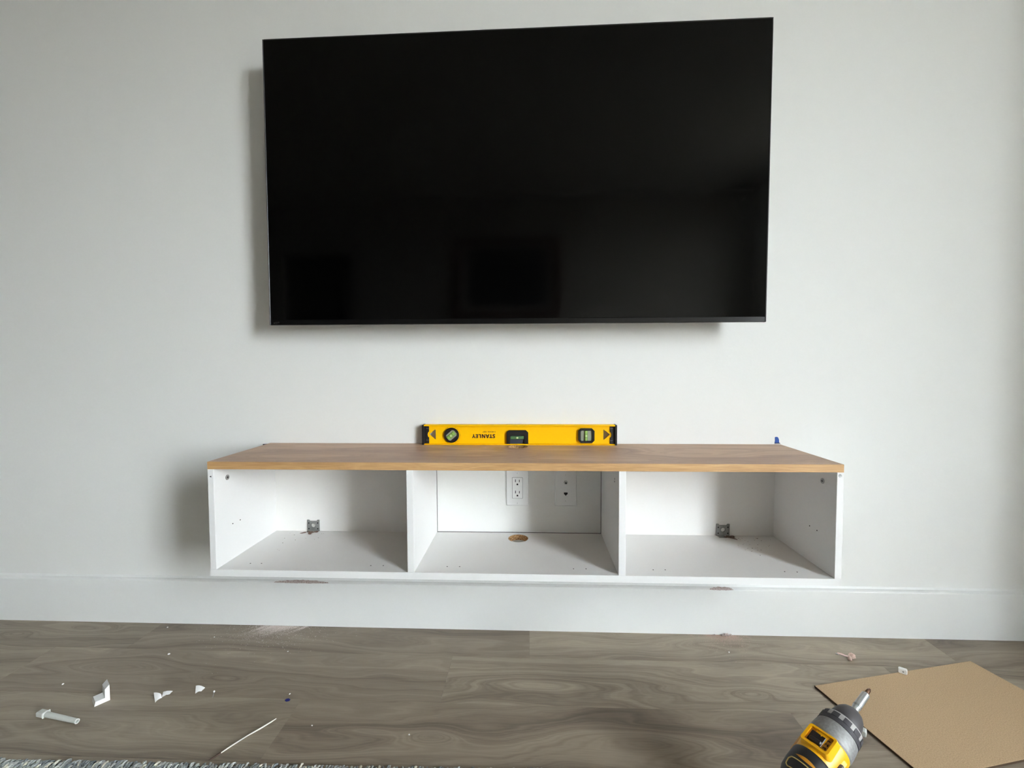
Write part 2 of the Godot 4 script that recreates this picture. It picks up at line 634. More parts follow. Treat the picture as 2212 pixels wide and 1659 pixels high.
# Torn paint and paper: a ragged skin that follows the eased top edge of the baseboard.
func torn(base: Node3D, a: float, b: float) -> void:
	var st := st_new()
	var n := 30
	var rows := [Vector2(0.0164, 0.1412), Vector2(0.0158, 0.1449), Vector2(0.0109, 0.1478), Vector2(0.0036, 0.1497), Vector2(0.001, 0.1535)]
	var grid := []
	for i in n + 1:
		var t := float(i) / n
		var full := pow(sin(PI * t), 0.45) * rng.randf_range(0.75, 1.0)
		var col := []
		var from := 1.0 - 0.75 * full * rng.randf_range(0.6, 1.0)
		var to := 1.0 + 2.0 * full * rng.randf_range(0.8, 1.0)
		for k in 5:
			var q := lerpf(from, to, k / 4.0)
			var i0 := clampi(int(q), 0, 3)
			var p: Vector2 = rows[i0].lerp(rows[i0 + 1], q - i0)
			col.append(Vector3(lerpf(a, b, t) + rng.randf_range(-0.0008, 0.0008), p.y + 0.0005 + rng.randf() * 0.0006 * full, p.x + 0.0004 + rng.randf() * 0.0005 * full))
		grid.append(col)
	for i in n:
		for k in 4:
			face(st, [grid[i][k], grid[i + 1][k], grid[i + 1][k + 1], grid[i][k + 1]], Vector3(0, 1, 1))
	part("torn_patch", st, M.torn, base, "torn pinkish brown paper on the top edge of the white baseboard")
	st = st_new()
	for i in 4:
		var x := lerpf(a, b, rng.randf_range(0.2, 0.8))
		add_lump(st, Vector3(x, 0.148, 0.0108), Vector3(rng.randf_range(0.002, 0.006), 0.0012, 0.0012), 4, 6, 0.4)
	part("torn_fleck", st, M.torn_dark, base).set_meta("kind", "stuff")


func plank_mesh(length: float, width: float, u0: float, v0: float) -> ArrayMesh:
	var st := st_new()
	var g := 0.0001
	var b := 0.0004
	var pts := [Vector3(g, 0, g), Vector3(length - g, 0, g), Vector3(length - g, 0, width - g), Vector3(g, 0, width - g)]
	var inn := [Vector3(g + b, 0, g + b), Vector3(length - g - b, 0, g + b), Vector3(length - g - b, 0, width - g - b), Vector3(g + b, 0, width - g - b)]
	var quads := [inn]
	for i in 4:
		var j := (i + 1) % 4
		quads.append([inn[i], inn[j], pts[j] - Vector3(0, 0.0003, 0), pts[i] - Vector3(0, 0.0003, 0)])
	for q in quads:
		for k: int in [0, 1, 2, 0, 2, 3]:
			var p: Vector3 = q[k]
			st.set_smooth_group(-1)
			st.set_uv(Vector2(u0 + p.x / 1.22, v0 + p.z / 0.1825))
			st.add_vertex(p)
	for i in 4:
		var j := (i + 1) % 4
		var d := Vector3(0, 0.0003, 0)
		var e := Vector3(0, 0.0045, 0)
		for p: Vector3 in [pts[i] - d, pts[j] - e, pts[j] - d, pts[i] - d, pts[i] - e, pts[j] - e]:
			st.set_uv(Vector2(u0 + p.x / 1.22, v0 + p.z / 0.1825))
			st.add_vertex(p)
	st.generate_normals()
	return st.commit()


func build_floor() -> void:
	var st := box_st(Vector3(ROOM_LEFT, -0.1, 0.0), Vector3(ROOM_RIGHT, -0.0045, ROOM_BACK + 0.15))
	var floor_ := structure("floor", st, M.subfloor)
	tag(floor_, "floor of grey brown wood-look planks running along the wall", "floor")
	var d := rgb8(116, 104, 90)
	var m := rgb8(162, 149, 130)
	var l := rgb8(194, 181, 159)
	var eye_sets := [
		[[0.24, 0.08, 0.16, 0.028, 2.6], [0.62, 0.12, 0.1, 0.02, -1.2]],
		[[0.3, 0.11, 0.05, 0.018, 1.6], [0.47, 0.1, 0.12, 0.022, 2.2], [0.86, 0.07, 0.1, 0.016, 1.4]],
		[[0.6, 0.09, 0.22, 0.03, 1.6]],
		[[0.36, 0.1, 0.06, 0.022, 1.9], [0.2, 0.09, 0.1, 0.016, 1.5], [0.86, 0.1, 0.2, 0.036, 2.8]],
		[[0.26, 0.1, 0.2, 0.032, 2.6], [0.8, 0.12, 0.06, 0.02, 2.0], [1.0, 0.09, 0.1, 0.024, -1.6]],
		[[0.1, 0.06, 0.12, 0.02, 1.1], [1.0, 0.1, 0.15, 0.02, 1.0]],
	]
	var looks := []
	var tints := [Color(0.93, 0.93, 0.93), Color(0.87, 0.86, 0.86), Color(1.0, 1.0, 1.0)]
	for i in eye_sets.size():
		var tex := wood_image(1280, 224, 1.22, 0.1825, 100 + i * 17, eye_sets[i], d, m, l, 3.4 + 0.5 * (i % 3), 0.22)
		var row := []
		for tint: Color in tints:
			var w := mat(tint * rgb8(255, 255, 255), 0.42)
			w.albedo_texture = tex
			row.append(w)
		looks.append(row)
	var full := plank_mesh(1.22, 0.1825, 0.0, 0.0)
	var full_half := plank_mesh(1.22, 0.1825, 0.5, 0.0)
	var z := -0.0345
	var k := 0
	var starts := [-1.2045, -0.209, -0.566]
	# look and tint of the planks that the picture shows, by row and by whole planks from the joint
	var chosen := {"0_-1": [4, 0], "0_0": [5, 1], "0_1": [2, 2], "1_-1": [0, 1], "1_-2": [5, 0], "1_0": [4, 2], "2_-1": [2, 0], "2_0": [3, 1], "2_1": [5, 1], "1_1": [1, 0], "0_-2": [0, 0]}
	while z < ROOM_BACK:
		var z_a := maxf(z, 0.0005)
		var z_b := minf(z + 0.1825, ROOM_BACK)
		var start: float = starts[k] if k < 3 else rng.randf_range(-1.2, 0.0)
		var n0 := int(floor((ROOM_LEFT - start) / 1.22))
		for n in range(n0, n0 + 8):
			var a := start + n * 1.22
			var b := a + 1.22
			if b <= ROOM_LEFT or a >= ROOM_RIGHT:
				continue
			var pick := [rng.randi() % looks.size(), rng.randi() % 3]
			if chosen.has("%d_%d" % [k, n]):
				pick = chosen["%d_%d" % [k, n]]
			var xa := maxf(a, ROOM_LEFT + 0.0005)
			var xb := minf(b, ROOM_RIGHT - 0.0005)
			var whole := is_equal_approx(xa, a) and is_equal_approx(xb, b) and is_equal_approx(z_b - z_a, 0.1825)
			var o := MeshInstance3D.new()
			o.name = "plank"
			o.mesh = full if whole else plank_mesh(xb - xa, z_b - z_a, (xa - a) / 1.22, (z_a - z) / 0.1825)
			o.material_override = looks[pick[0]][pick[1]]
			o.position = Vector3(xa, 0, z_a)
			floor_.add_child(o, true)
		z += 0.1825
		k += 1


# ------------------------------------------------------------------ television

func build_television() -> void:
	var w := 1.448
	var h := w * 0.5735
	var tv := thing("television", "large black flat television hanging on the white wall above the console", "television", Vector3(-0.0355, 1.3886, 0.112))
	tv.rotation = Vector3(0.0046, -0.0127, -0.0034)
	var bottom := -h / 2.0 + 0.0155
	var e := 0.0035
	part("screen", box_st(Vector3(-w / 2 + e, bottom, -0.006), Vector3(w / 2 - e, h / 2 - e, 0.0), 0.0), M.screen, tv)
	var st := st_new()
	add_box(st, Vector3(-w / 2, -h / 2, -0.012), Vector3(-w / 2 + e, h / 2, 0.0012), 0.0012)
	add_box(st, Vector3(w / 2 - e, -h / 2, -0.012), Vector3(w / 2, h / 2, 0.0012), 0.0012)
	add_box(st, Vector3(-w / 2 + e, h / 2 - e, -0.012), Vector3(w / 2 - e, h / 2, 0.0012), 0.0012)
	part("bezel", st, M.bezel, tv)
	var strip := part("bottom_bezel", box_st(Vector3(-w / 2 + e, -h / 2, -0.012), Vector3(w / 2 - e, bottom, 0.0016), 0.0012), M.bezel_strip, tv, "glossy dark strip along the bottom of the screen")
	# faint maker's mark, too dim to read
	st = st_new()
	for q in [[0.0, 0.0026, -0.001], [0.0035, 0.0012, 0.0], [0.0062, 0.003, 0.0], [0.0105, 0.0022, 0.0], [0.0142, 0.0026, 0.001]]:
		add_box(st, Vector3(-w / 2 + 0.0135 + q[0], -h / 2 + 0.0055 + q[2], 0.0016), Vector3(-w / 2 + 0.0135 + q[0] + q[1], -h / 2 + 0.0085 + q[2], 0.0019))
	part("maker_mark", st, M.faint, strip, "faint grey maker's mark")
	part("back_panel", box_st(Vector3(-w / 2 + 0.002, -h / 2 + 0.002, -0.02), Vector3(w / 2 - 0.002, h / 2 - 0.002, -0.012), 0.003), M.bezel, tv)
	var house := part("back_housing", box_st(Vector3(-0.632, -h / 2 + 0.004, -0.062), Vector3(0.628, h / 2 - 0.09, -0.02), 0.008), M.housing, tv, "grey housing behind the panel")
	for q in [[-0.60, -0.5], [-0.47, -0.30], [-0.05, 0.04], [0.28, 0.42], [0.47, 0.57]]:
		part("vent_slot", box_st(Vector3(q[0], -h / 2 + 0.0032, -0.05), Vector3(q[1], -h / 2 + 0.006, -0.034)), M.slot, house)
	part("wall_mount", box_st(Vector3(-0.25, -0.2, -0.109), Vector3(0.25, 0.2, -0.062), 0.004), M.black, tv, "black mount between television and wall")


# ------------------------------------------------------------------ console

func disc_x(st: SurfaceTool, p: Vector3, r: float, out: float) -> void:
	var xf := Transform3D(Basis(Vector3.UP, PI / 2.0 * signf(out)), p)
	add_prism(st, circle(Vector2.ZERO, r, 14), -0.0004, 0.0004, 0.0, xf)


func build_console() -> void:
	var xl := -0.829
	var xr := 0.7965
	var yt := 0.6023
	var yb := 0.2964
	var ys := 0.3141
	var yu := 0.5825
	var depth := 0.2868
	var side := 0.0165
	var c := thing("floating_console", "white three-bay floating console with a light oak top, fixed to the wall below the television", "console", Vector3(-0.016, yb, 0.0))
	var st := st_new()
	add_holed_board(st, Vector3(xl, yu, 0.001), Vector3(xr, yt, depth - 0.0012), Vector2(-0.018, 0.0525), 0.0315, 0.0)
	var top := room_part("top_panel", st, M.oak, c, "light oak top panel with a round cable hole")
	st = box_st(Vector3(xl, yu, depth - 0.0012), Vector3(xr, yt, depth), 0.0006)
	room_part("edge_band", st, M.oak_edge, top, "paler oak band along the front edge")
	st = st_new()
	add_lathe(st, [Vector2(0.0316, yu + 0.0003), Vector2(0.0302, yu + 0.0003), Vector2(0.0302, yt - 0.0003), Vector2(0.0316, yt - 0.0003)], 36, Transform3D(Basis(), Vector3(-0.018, 0, 0.0525)))
	room_part("hole_wall", st, M.chip, top, "raw chipboard inside the cable hole")
	st = st_new()
	add_holed_board(st, Vector3(xl, yb, 0.001), Vector3(xr, ys, depth), Vector2(-0.0183, 0.0485), 0.0312, 0.0)
	var low := room_part("bottom_panel", st, M.white_board, c)
	st = st_new()
	add_lathe(st, [Vector2(0.0313, yb + 0.0003), Vector2(0.0299, yb + 0.0003), Vector2(0.0299, ys - 0.0003), Vector2(0.0313, ys - 0.0003)], 36, Transform3D(Basis(), Vector3(-0.0183, 0, 0.0485)))
	room_part("hole_wall", st, M.chip, low, "raw chipboard inside the cable hole")
	var left := room_part("side_panel", box_st(Vector3(xl, ys, 0.001), Vector3(xl + side, yu, depth), 0.0007), M.white_board, c)
	var right := room_part("side_panel", box_st(Vector3(xr - side, ys, 0.001), Vector3(xr, yu, depth), 0.0007), M.white_board, c)
	var d1 := -0.2997
	var d2 := 0.2446
	var dw := 0.018
	room_part("divider", box_st(Vector3(d1, ys, 0.003), Vector3(d1 + dw, yu, depth), 0.0007), M.white_board, c)
	var div := room_part("divider", box_st(Vector3(d2, ys, 0.003), Vector3(d2 + dw, yu, depth), 0.0007), M.white_board, c)
	room_part("back_panel", box_st(Vector3(xl + side, ys, 0.003), Vector3(d1, yu, 0.006)), M.white_back, c)
	room_part("back_panel", box_st(Vector3(d2 + dw, ys, 0.003), Vector3(xr - side, yu, 0.006)), M.white_back, c)
	# dark joints where the middle bay opens on the wall
	st = st_new()
	add_box(st, Vector3(d1 + dw, ys, 0.0012), Vector3(d1 + dw + 0.0009, yu, 0.0028))
	add_box(st, Vector3(d2 - 0.001, ys, 0.0012), Vector3(d2, yu, 0.0028))
	add_box(st, Vector3(d1 + dw, ys - 0.0004, 0.0004), Vector3(d2, ys + 0.0010, 0.0024))
	room_part("rear_joint", st, M.gap, c, "dark joint between the middle bay and the wall")
	for q in [[left, Vector3(xl + side, 0.5481, 0.2345), 1.0], [right, Vector3(xr - side, 0.5474, 0.2324), -1.0]]:
		st = st_new()
		var xf := Transform3D(Basis(Vector3.BACK, -PI / 2.0 * q[2]), q[1])
		add_lathe(st, [Vector2(0.0072, 0.0), Vector2(0.0072, 0.0012), Vector2(0.0064, 0.0018), Vector2(0.0052, 0.0012), Vector2(0.0, 0.0012)], 20, xf)
		var lock := room_part("cam_lock", st, M.steel, q[0], "round steel cam lock")
		st = st_new()
		add_box(st, Vector3(-0.0034, 0.0012, -0.0009), Vector3(0.0034, 0.0016, 0.0009), 0.0, xf)
		add_box(st, Vector3(-0.0009, 0.0012, -0.0034), Vector3(0.0009, 0.0016, 0.0034), 0.0, xf)
		lock.set_meta("label", "round steel cam lock with a dark cross slot")
		var slot := room_part("cross_slot", st, M.slot, q[0])
		slot.name = "cross_slot"
	st = st_new()
	for dy: float in [-0.0045, 0.0035]:
		disc_x(st, Vector3(d2, 0.5459 + dy, 0.2304 + dy * 0.3), 0.0024, -1.0)
	room_part("screw_hole", st, M.hole, div)
	# screw holes in the front edges of the side panels
	st = st_new()
	var tri := PackedVector2Array([Vector2(-0.003, 0.0), Vector2(0.0022, 0.0022), Vector2(0.0022, -0.0024)])
	add_prism(st, tri, depth - 0.0004, depth + 0.0003, 0.0, Transform3D(Basis(), Vector3(-0.8207, 0.5631, 0)))
	room_part("screw_hole", st, M.hole, left)
	st = st_new()
	add_lathe(st, [Vector2(0.0042, 0.0), Vector2(0.0038, 0.0008), Vector2(0.0022, 0.0006), Vector2(0.0, 0.0002)], 16, Transform3D(Basis(Vector3.RIGHT, PI / 2.0), Vector3(0.7872, 0.5743, depth - 0.0002)))
	room_part("screw_cap", st, M.zinc, right, "small screw in the front edge")
	for q in [[left, Vector3(xl + side, 0.413, 0.2179), 1.0], [left, Vector3(xl + side, 0.4124, 0.1861), 1.0], [right, Vector3(xr - side, 0.411, 0.1833), -1.0], [right, Vector3(xr - side, 0.41, 0.2149), -1.0]]:
		st = st_new()
		disc_x(st, q[1], 0.0017, q[2])
		room_part("peg_hole", st, M.hole, q[0])
	for q in [[-0.7454, 0.2479], [-0.7148, 0.2469], [-0.41, 0.2512], [-0.3762, 0.2501], [-0.2028, 0.25], [-0.1693, 0.249], [0.1337, 0.2527], [0.1667, 0.2516], [0.3417, 0.2513], [0.3731, 0.2503], [0.6782, 0.2508], [0.7088, 0.2524]]:
		st = st_new()
		add_prism(st, circle(Vector2.ZERO, 0.0017, 12), -0.0004, 0.0003, 0.0, Transform3D(Basis(Vector3.RIGHT, -PI / 2.0), Vector3(q[0], ys, q[1])))
		room_part("peg_hole", st, M.hole, low)


# ------------------------------------------------------------------ wall plates

func build_outlets() -> void:
	var o := thing("wall_outlet", "white power outlet with two sockets, the left wall plate in the middle bay", "outlet", Vector3(-0.0215, 0.4, 0.0))
	part("plate", prism_st(rounded(Vector2(-0.0357, 0.003), Vector2(0.0357, 0.1175), 0.003), 0.0, 0.0055, 0.0022), M.plate, o)
	var gap := part("insert_gap", prism_st(rounded(Vector2(-0.0172, 0.0268), Vector2(0.0172, 0.0942), 0.002), 0.0055, 0.0059), M.cavity, o)
	gap.set_meta("label", "thin dark gap round the socket insert")
	var insert := part("socket_insert", prism_st(rounded(Vector2(-0.0163, 0.0275), Vector2(0.0163, 0.0932), 0.0016), 0.0055, 0.0068, 0.0005), M.plate_face, o)
	for y0: float in [0.0402, 0.0764]:
		for sx: float in [-0.0064, 0.0064]:
			var st := box_st(Vector3(sx - 0.0011, y0 + 0.003, 0.0066), Vector3(sx + 0.0011, y0 + (0.0118 if sx < 0 else 0.0108), 0.007))
			part("blade_slot", st, M.slot, insert)
		var st := st_new()
		var p := PackedVector2Array([Vector2(-0.0026, -0.0074), Vector2(0.0026, -0.0074)])
		for i in 9:
			p.append(Vector2(cos(PI * i / 8.0) * 0.0026, -0.0046 + sin(PI * i / 8.0) * 0.0026))
		add_prism(st, p, 0.0066, 0.007, 0.0, Transform3D(Basis(), Vector3(0, y0 + 0.0008, 0)))
		part("ground_hole", st, M.slot, insert)
	for y0: float in [0.0118, 0.1086]:
		plate_screw(o, Vector3(0.0, y0, 0.0055))
	var d := thing("data_plate", "white wall plate with coaxial and network jacks, the right plate in the middle bay", "wall plate", Vector3(0.1323, 0.4, 0.0))
	part("plate", prism_st(rounded(Vector2(-0.0352, 0.0027), Vector2(0.0352, 0.1172), 0.003), 0.0, 0.006, 0.0025), M.plate, d)
	var st := st_new()
	add_lathe(st, [Vector2(0.0068, 0.0), Vector2(0.0068, 0.0022), Vector2(0.0046, 0.0022), Vector2(0.0046, 0.009), Vector2(0.0026, 0.009), Vector2(0.0026, 0.006), Vector2(0.0, 0.006)], 6, Transform3D(Basis(Vector3.RIGHT, PI / 2.0), Vector3(0, 0.0795, 0.006)))
	part("coaxial_jack", st, M.steel, d, "grey metal coaxial jack")
	st = st_new()
	add_prism(st, circle(Vector2(0, 0.0795), 0.0027, 14), 0.0142, 0.0152)
	part("jack_hole", st, M.slot, d)
	var net := PackedVector2Array([Vector2(-0.0058, 0.0046), Vector2(0.0058, 0.0046), Vector2(0.0058, -0.0005), Vector2(0.0024, -0.003), Vector2(0.0018, -0.0052), Vector2(-0.0018, -0.0052), Vector2(-0.0024, -0.003), Vector2(-0.0058, -0.0005)])
	st = st_new()
	add_prism(st, net, 0.0058, 0.0063, 0.0, Transform3D(Basis(), Vector3(0, 0.0425, 0)))
	part("network_jack", st, M.slot, d, "dark network jack")
	for y0: float in [0.0205, 0.1035]:
		plate_screw(d, Vector3(0.0, y0, 0.006))


func prism_st(poly: PackedVector2Array, z0: float, z1: float, bev := 0.0) -> SurfaceTool:
	var st := st_new()
	add_prism(st, poly, z0, z1, bev)
	return st


func plate_screw(parent: Node3D, p: Vector3) -> void:
	var st := st_new()
	add_lathe(st, [Vector2(0.0028, 0.0), Vector2(0.0024, 0.0007), Vector2(0.0, 0.0009)], 14, Transform3D(Basis(Vector3.RIGHT, PI / 2.0), p))
	var s := part("screw", st, M.plate_face, parent)
	part("screw_slot", box_st(p + Vector3(-0.0004, -0.0022, 0.0005), p + Vector3(0.0004, 0.0022, 0.0011)), M.zinc, s)


# ------------------------------------------------------------------ brackets

func build_brackets() -> void:
	var spots := [[-0.688, "grey steel corner bracket with a torn brown edge, standing in the left bay"], [0.623, "grey steel corner bracket in the right bay, bent foot towards the right"]]
	for i in 2:
		var b := thing("corner_bracket", spots[i][1], "bracket", Vector3(spots[i][0], 0.3141, 0.0075), 0.0, "steel corner brackets in the console")
		# plate: two halves split along the line of the centre hole, with two ears on top
		var st := st_new()
		var hw := 0.0205
		for s: float in [-1.0, 1.0]:
			var p := PackedVector2Array([Vector2(0, 0.0), Vector2(hw, 0.0), Vector2(hw, 0.0365), Vector2(hw - 0.001, 0.0378), Vector2(hw - 0.007, 0.0378), Vector2(hw - 0.009, 0.0345), Vector2(hw - 0.0105, 0.0338), Vector2(0, 0.0338)])
			for k in 13:
				var a := PI / 2.0 - PI * k / 12.0
				p.append(Vector2(cos(a) * 0.0066, 0.0195 + sin(a) * 0.0066))
			if s < 0:
				for k in p.size():
					p[k].x = -p[k].x
			add_prism(st, p, 0.0, 0.0022, 0.0006)
		var plate := part("plate", st, M.zinc, b)
		st = st_new()
		add_lathe(st, [Vector2(0.0088, 0.0022), Vector2(0.0082, 0.0032), Vector2(0.0066, 0.0034), Vector2(0.0066, 0.0)], 24, Transform3D(Basis(Vector3.RIGHT, PI / 2.0), Vector3(0, 0.0195, 0)))
		part("hole_collar", st, M.zinc, plate)
		for q in [[-0.0148, 0.027], [0.0148, 0.0275], [-0.0148, 0.0085], [0.0148, 0.0085]]:
			st = st_new()
			add_prism(st, circle(Vector2(q[0], q[1]), 0.0022, 12), 0.002, 0.0025)
			part("screw_hole", st, M.slot, plate)
		var foot := box_st(Vector3(-0.019, 0.0002, 0.002), Vector3(0.019, 0.002, 0.013), 0.0005)
		if i == 1:
			foot = box_st(Vector3(-0.018, 0.0002, 0.002), Vector3(0.004, 0.002, 0.02), 0.0005)
		part("foot", foot, M.zinc, b)
		# the torn edge and splinters at the foot
		var s2 := thing("torn_board_edge", ["ragged brown torn edge at the foot of the left bay's bracket", "ragged brown torn edge beside the foot of the right bay's bracket"][i], "debris", Vector3(spots[i][0], 0.3141, 0.02), 0.0, "torn edges at the brackets")
		st = st_new()
		for k in 9:
			var x := rng.randf_range(-0.018, 0.024) if i == 0 else rng.randf_range(0.0, 0.032)
			add_lump(st, Vector3(x, 0.0022, rng.randf_range(-0.002, 0.008) - absf(x) * 0.1), Vector3(rng.randf_range(0.003, 0.007), 0.0016, rng.randf_range(0.0015, 0.004)), 4, 6, 0.5)
		if i == 0:
			add_tube(st, [Vector3(-0.018, 0.002, 0.004), Vector3(-0.025, 0.0022, 0.01), Vector3(-0.033, 0.0018, 0.012)], [0.003, 0.0026, 0.001], 6, 0.6)
			add_tube(st, [Vector3(-0.002, 0.002, 0.006), Vector3(0.002, 0.002, 0.017), Vector3(0.006, 0.0018, 0.02)], [0.006, 0.005, 0.002], 6, 0.35)
		else:
			add_tube(st, [Vector3(0.012, 0.002, 0.002), Vector3(0.02, 0.0022, 0.012), Vector3(0.029, 0.0018, 0.024)], [0.004, 0.003, 0.001], 6, 0.6)
		part("splinter", st, M.splinter, s2)
	for side in 2:
		var st := st_new()
		for k in 34 if side == 1 else 14:
			var x := 0.66 + rng.randfn(0.02, 0.03) if side == 1 else -0.76 + rng.randf() * 0.12
			var z := clampf(0.07 + rng.randfn(0.0, 0.04), 0.03, 0.2)
			var w := rng.randf_range(0.0006, 0.0019)
			add_lump(st, Vector3(x, 0.3141 + 0.0005, z), Vector3(w, 0.0004, w * 0.7), 3, 5, 0.3)
		var o := part("sawdust", st, M.dark_crumb)
		o.set_meta("kind", "stuff")
		tag(o, ["few dark drilling crumbs on the bottom of the console's left bay", "scattered dark drilling crumbs on the bottom of the console's right bay"][side], "debris")


# ------------------------------------------------------------------ spirit level

func build_level() -> void:
	var l := thing("spirit_level", "yellow spirit level standing upside down on the oak top against the wall", "spirit level", Vector3(-0.3212, 0.6023, 0.0))
	var zb := 0.003
	var zf := 0.029
	var web_b := 0.013
	var web_f := 0.019
	var h := 0.0628
	var st := st_new()
	add_box(st, Vector3(0.0055, 0.0, zb), Vector3(0.6045, 0.0032, zf), 0.0008)
	part("bottom_flange", st, M.yellow, l)
	st = st_new()
	add_box(st, Vector3(0.0055, h - 0.0038, zb), Vector3(0.6045, h, zf), 0.0008)
	part("top_flange", st, M.yellow, l)
	# web with a triangular window near each end, split along the middle line
	st = st_new()
	var xs := 0.005
	var xe := 0.605
	var cy := 0.0316
	var lo := PackedVector2Array([Vector2(xs, 0.003), Vector2(xe, 0.003), Vector2(xe, cy), Vector2(0.5905, cy), Vector2(0.5712, cy - 0.0158), Vector2(0.5695, cy - 0.0145), Vector2(0.5695, cy), Vector2(0.0415, cy), Vector2(0.0415, cy - 0.0145), Vector2(0.0398, cy - 0.0158), Vector2(0.0205, cy), Vector2(xs, cy)])
	var up := PackedVector2Array()
	for p in lo:
		up.append(Vector2(p.x, h - 0.0035 if p.y < 0.004 else 2.0 * cy - p.y))
	add_prism(st, lo, web_b, web_f)
	add_prism(st, up, web_b, web_f)
	part("web", st, M.yellow, l)
	for s: float in [0.0, 1.0]:
		# end cap: outer plate and the fingers that grip the web
		var x0 := 0.0 if s == 0.0 else 0.61
		var sg := 1.0 if s == 0.0 else -1.0
		st = st_new()
		add_box(st, Vector3(x0, 0.0, zb - 0.001), Vector3(x0 + sg * 0.006, h + 0.0004, zf + 0.001), 0.001)
		var p := PackedVector2Array([Vector2(x0, 0.0035), Vector2(x0 + sg * 0.0205, 0.0035), Vector2(x0 + sg * 0.0205, 0.022), Vector2(x0 + sg * 0.0172, 0.025), Vector2(x0 + sg * 0.0155, cy), Vector2(x0 + sg * 0.0172, 0.038), Vector2(x0 + sg * 0.0205, 0.0412), Vector2(x0 + sg * 0.0205, 0.0588), Vector2(x0, 0.0588)])
		add_prism(st, p, web_f - 0.002, web_f + 0.003, 0.0006)
		var cap := part("end_cap", st, M.black, l)
		for y0: float in [0.0128, 0.0502]:
			st = box_st(Vector3(x0 + sg * 0.0115, y0, web_f + 0.0026), Vector3(x0 + sg * 0.0206, y0 + 0.0022, web_f + 0.0034))
			part("rib", st, M.rubber_grey, cap)
	# round angle vial on the left
	var c1 := Vector2(0.0925, 0.0298)
	st = st_new()
	add_lathe(st, [Vector2(0.0238, 0.0), Vector2(0.0238, 0.007), Vector2(0.0222, 0.0088), Vector2(0.019, 0.0088), Vector2(0.0182, 0.0072), Vector2(0.0, 0.0072)], 40, Transform3D(Basis(Vector3.RIGHT, PI / 2.0), Vector3(c1.x, c1.y, web_f - 0.001)))
	var v1 := part("angle_vial", st, M.black, l, "round black housing of the adjustable angle vial")
	var tilt := Transform3D(Basis(Vector3.BACK, deg_to_rad(41.0)), Vector3(c1.x, c1.y, web_f))
	st = st_new()
	add_prism(st, chamfered(Vector2(-0.0165, -0.0112), Vector2(0.0165, 0.0112), 0.0045), 0.004, 0.0076, 0.0, tilt)
	part("vial_window", st, M.vial_clear, v1)
	add_vial(v1, tilt * Vector3(0, 0.0, 0.0074), 41.0, 0.029, 0.0068, M.vial)
	# degree ticks around the round vial
	st = st_new()
	for k in 40:
		var a := TAU * k / 40.0
		if absf(sin(a)) > 0.93:
			continue
		var long_ := 0.0036 if k % 5 == 0 else 0.0024
		add_box(st, Vector3(0.0252, -0.0004, 0.0), Vector3(0.0252 + long_, 0.0004, 0.0003), 0.0, Transform3D(Basis(Vector3.BACK, a), Vector3(c1.x, c1.y, web_f)))
	part("degree_ticks", st, M.print, l).set_meta("kind", "stuff")
	# middle vial, open at the measuring edge
	st = st_new()
	var mid := PackedVector2Array([Vector2(0.2666, 0.0034), Vector2(0.2785, 0.0034), Vector2(0.2785, 0.0275), Vector2(0.2805, 0.0305), Vector2(0.3205, 0.0305), Vector2(0.3222, 0.0275), Vector2(0.3222, 0.0034), Vector2(0.335, 0.0034), Vector2(0.335, 0.0385), Vector2(0.3275, 0.046), Vector2(0.2745, 0.046), Vector2(0.2666, 0.0385)])
	add_prism(st, mid, web_f - 0.001, web_f + 0.0085, 0.0012)
	var v2 := part("level_vial", st, M.black, l, "black housing of the middle vial")
	st = box_st(Vector3(0.278, 0.0034, web_f - 0.0005), Vector3(0.3225, 0.031, web_f + 0.002))
	part("vial_window", st, M.vial_dark, v2)
	add_vial(v2, Vector3(0.3005, 0.0225, web_f + 0.0036), 0.0, 0.042, 0.0052, M.vial_green)
	# plumb vial on the right
	st = st_new()
	var o8 := chamfered(Vector2(0.491, 0.0063), Vector2(0.541, 0.0525), 0.008)
	var inner := chamfered(Vector2(0.4985, 0.013), Vector2(0.5345, 0.0455), 0.003)
	for k in 8:
		var n := (k + 1) % 8
		add_prism(st, PackedVector2Array([o8[k], o8[n], inner[n], inner[k]]), web_f - 0.001, web_f + 0.0085, 0.0008)
	var v3 := part("plumb_vial", st, M.black, l, "black eight-sided housing of the plumb vial")
	st = box_st(Vector3(0.4975, 0.0125, web_f - 0.0005), Vector3(0.535, 0.046, web_f + 0.003))
	part("vial_window", st, M.vial_clear, v3)
	add_vial(v3, Vector3(0.515, 0.0292, web_f + 0.0042), 90.0, 0.031, 0.0052, M.vial)
	var flip := Basis(Vector3.BACK, PI)
	text_part("printed_name", "STANLEY", 0.0113, 0.0735, 0.0004, Transform3D(flip, Vector3(0.1945, 0.0272, web_f + 0.0002)), M.print, l, 900)
	text_part("printed_type", "I-BEAM 180°", 0.0046, 0.0405, 0.0004, Transform3D(flip, Vector3(0.211, 0.0403, web_f + 0.0002)), M.print_thin, l)


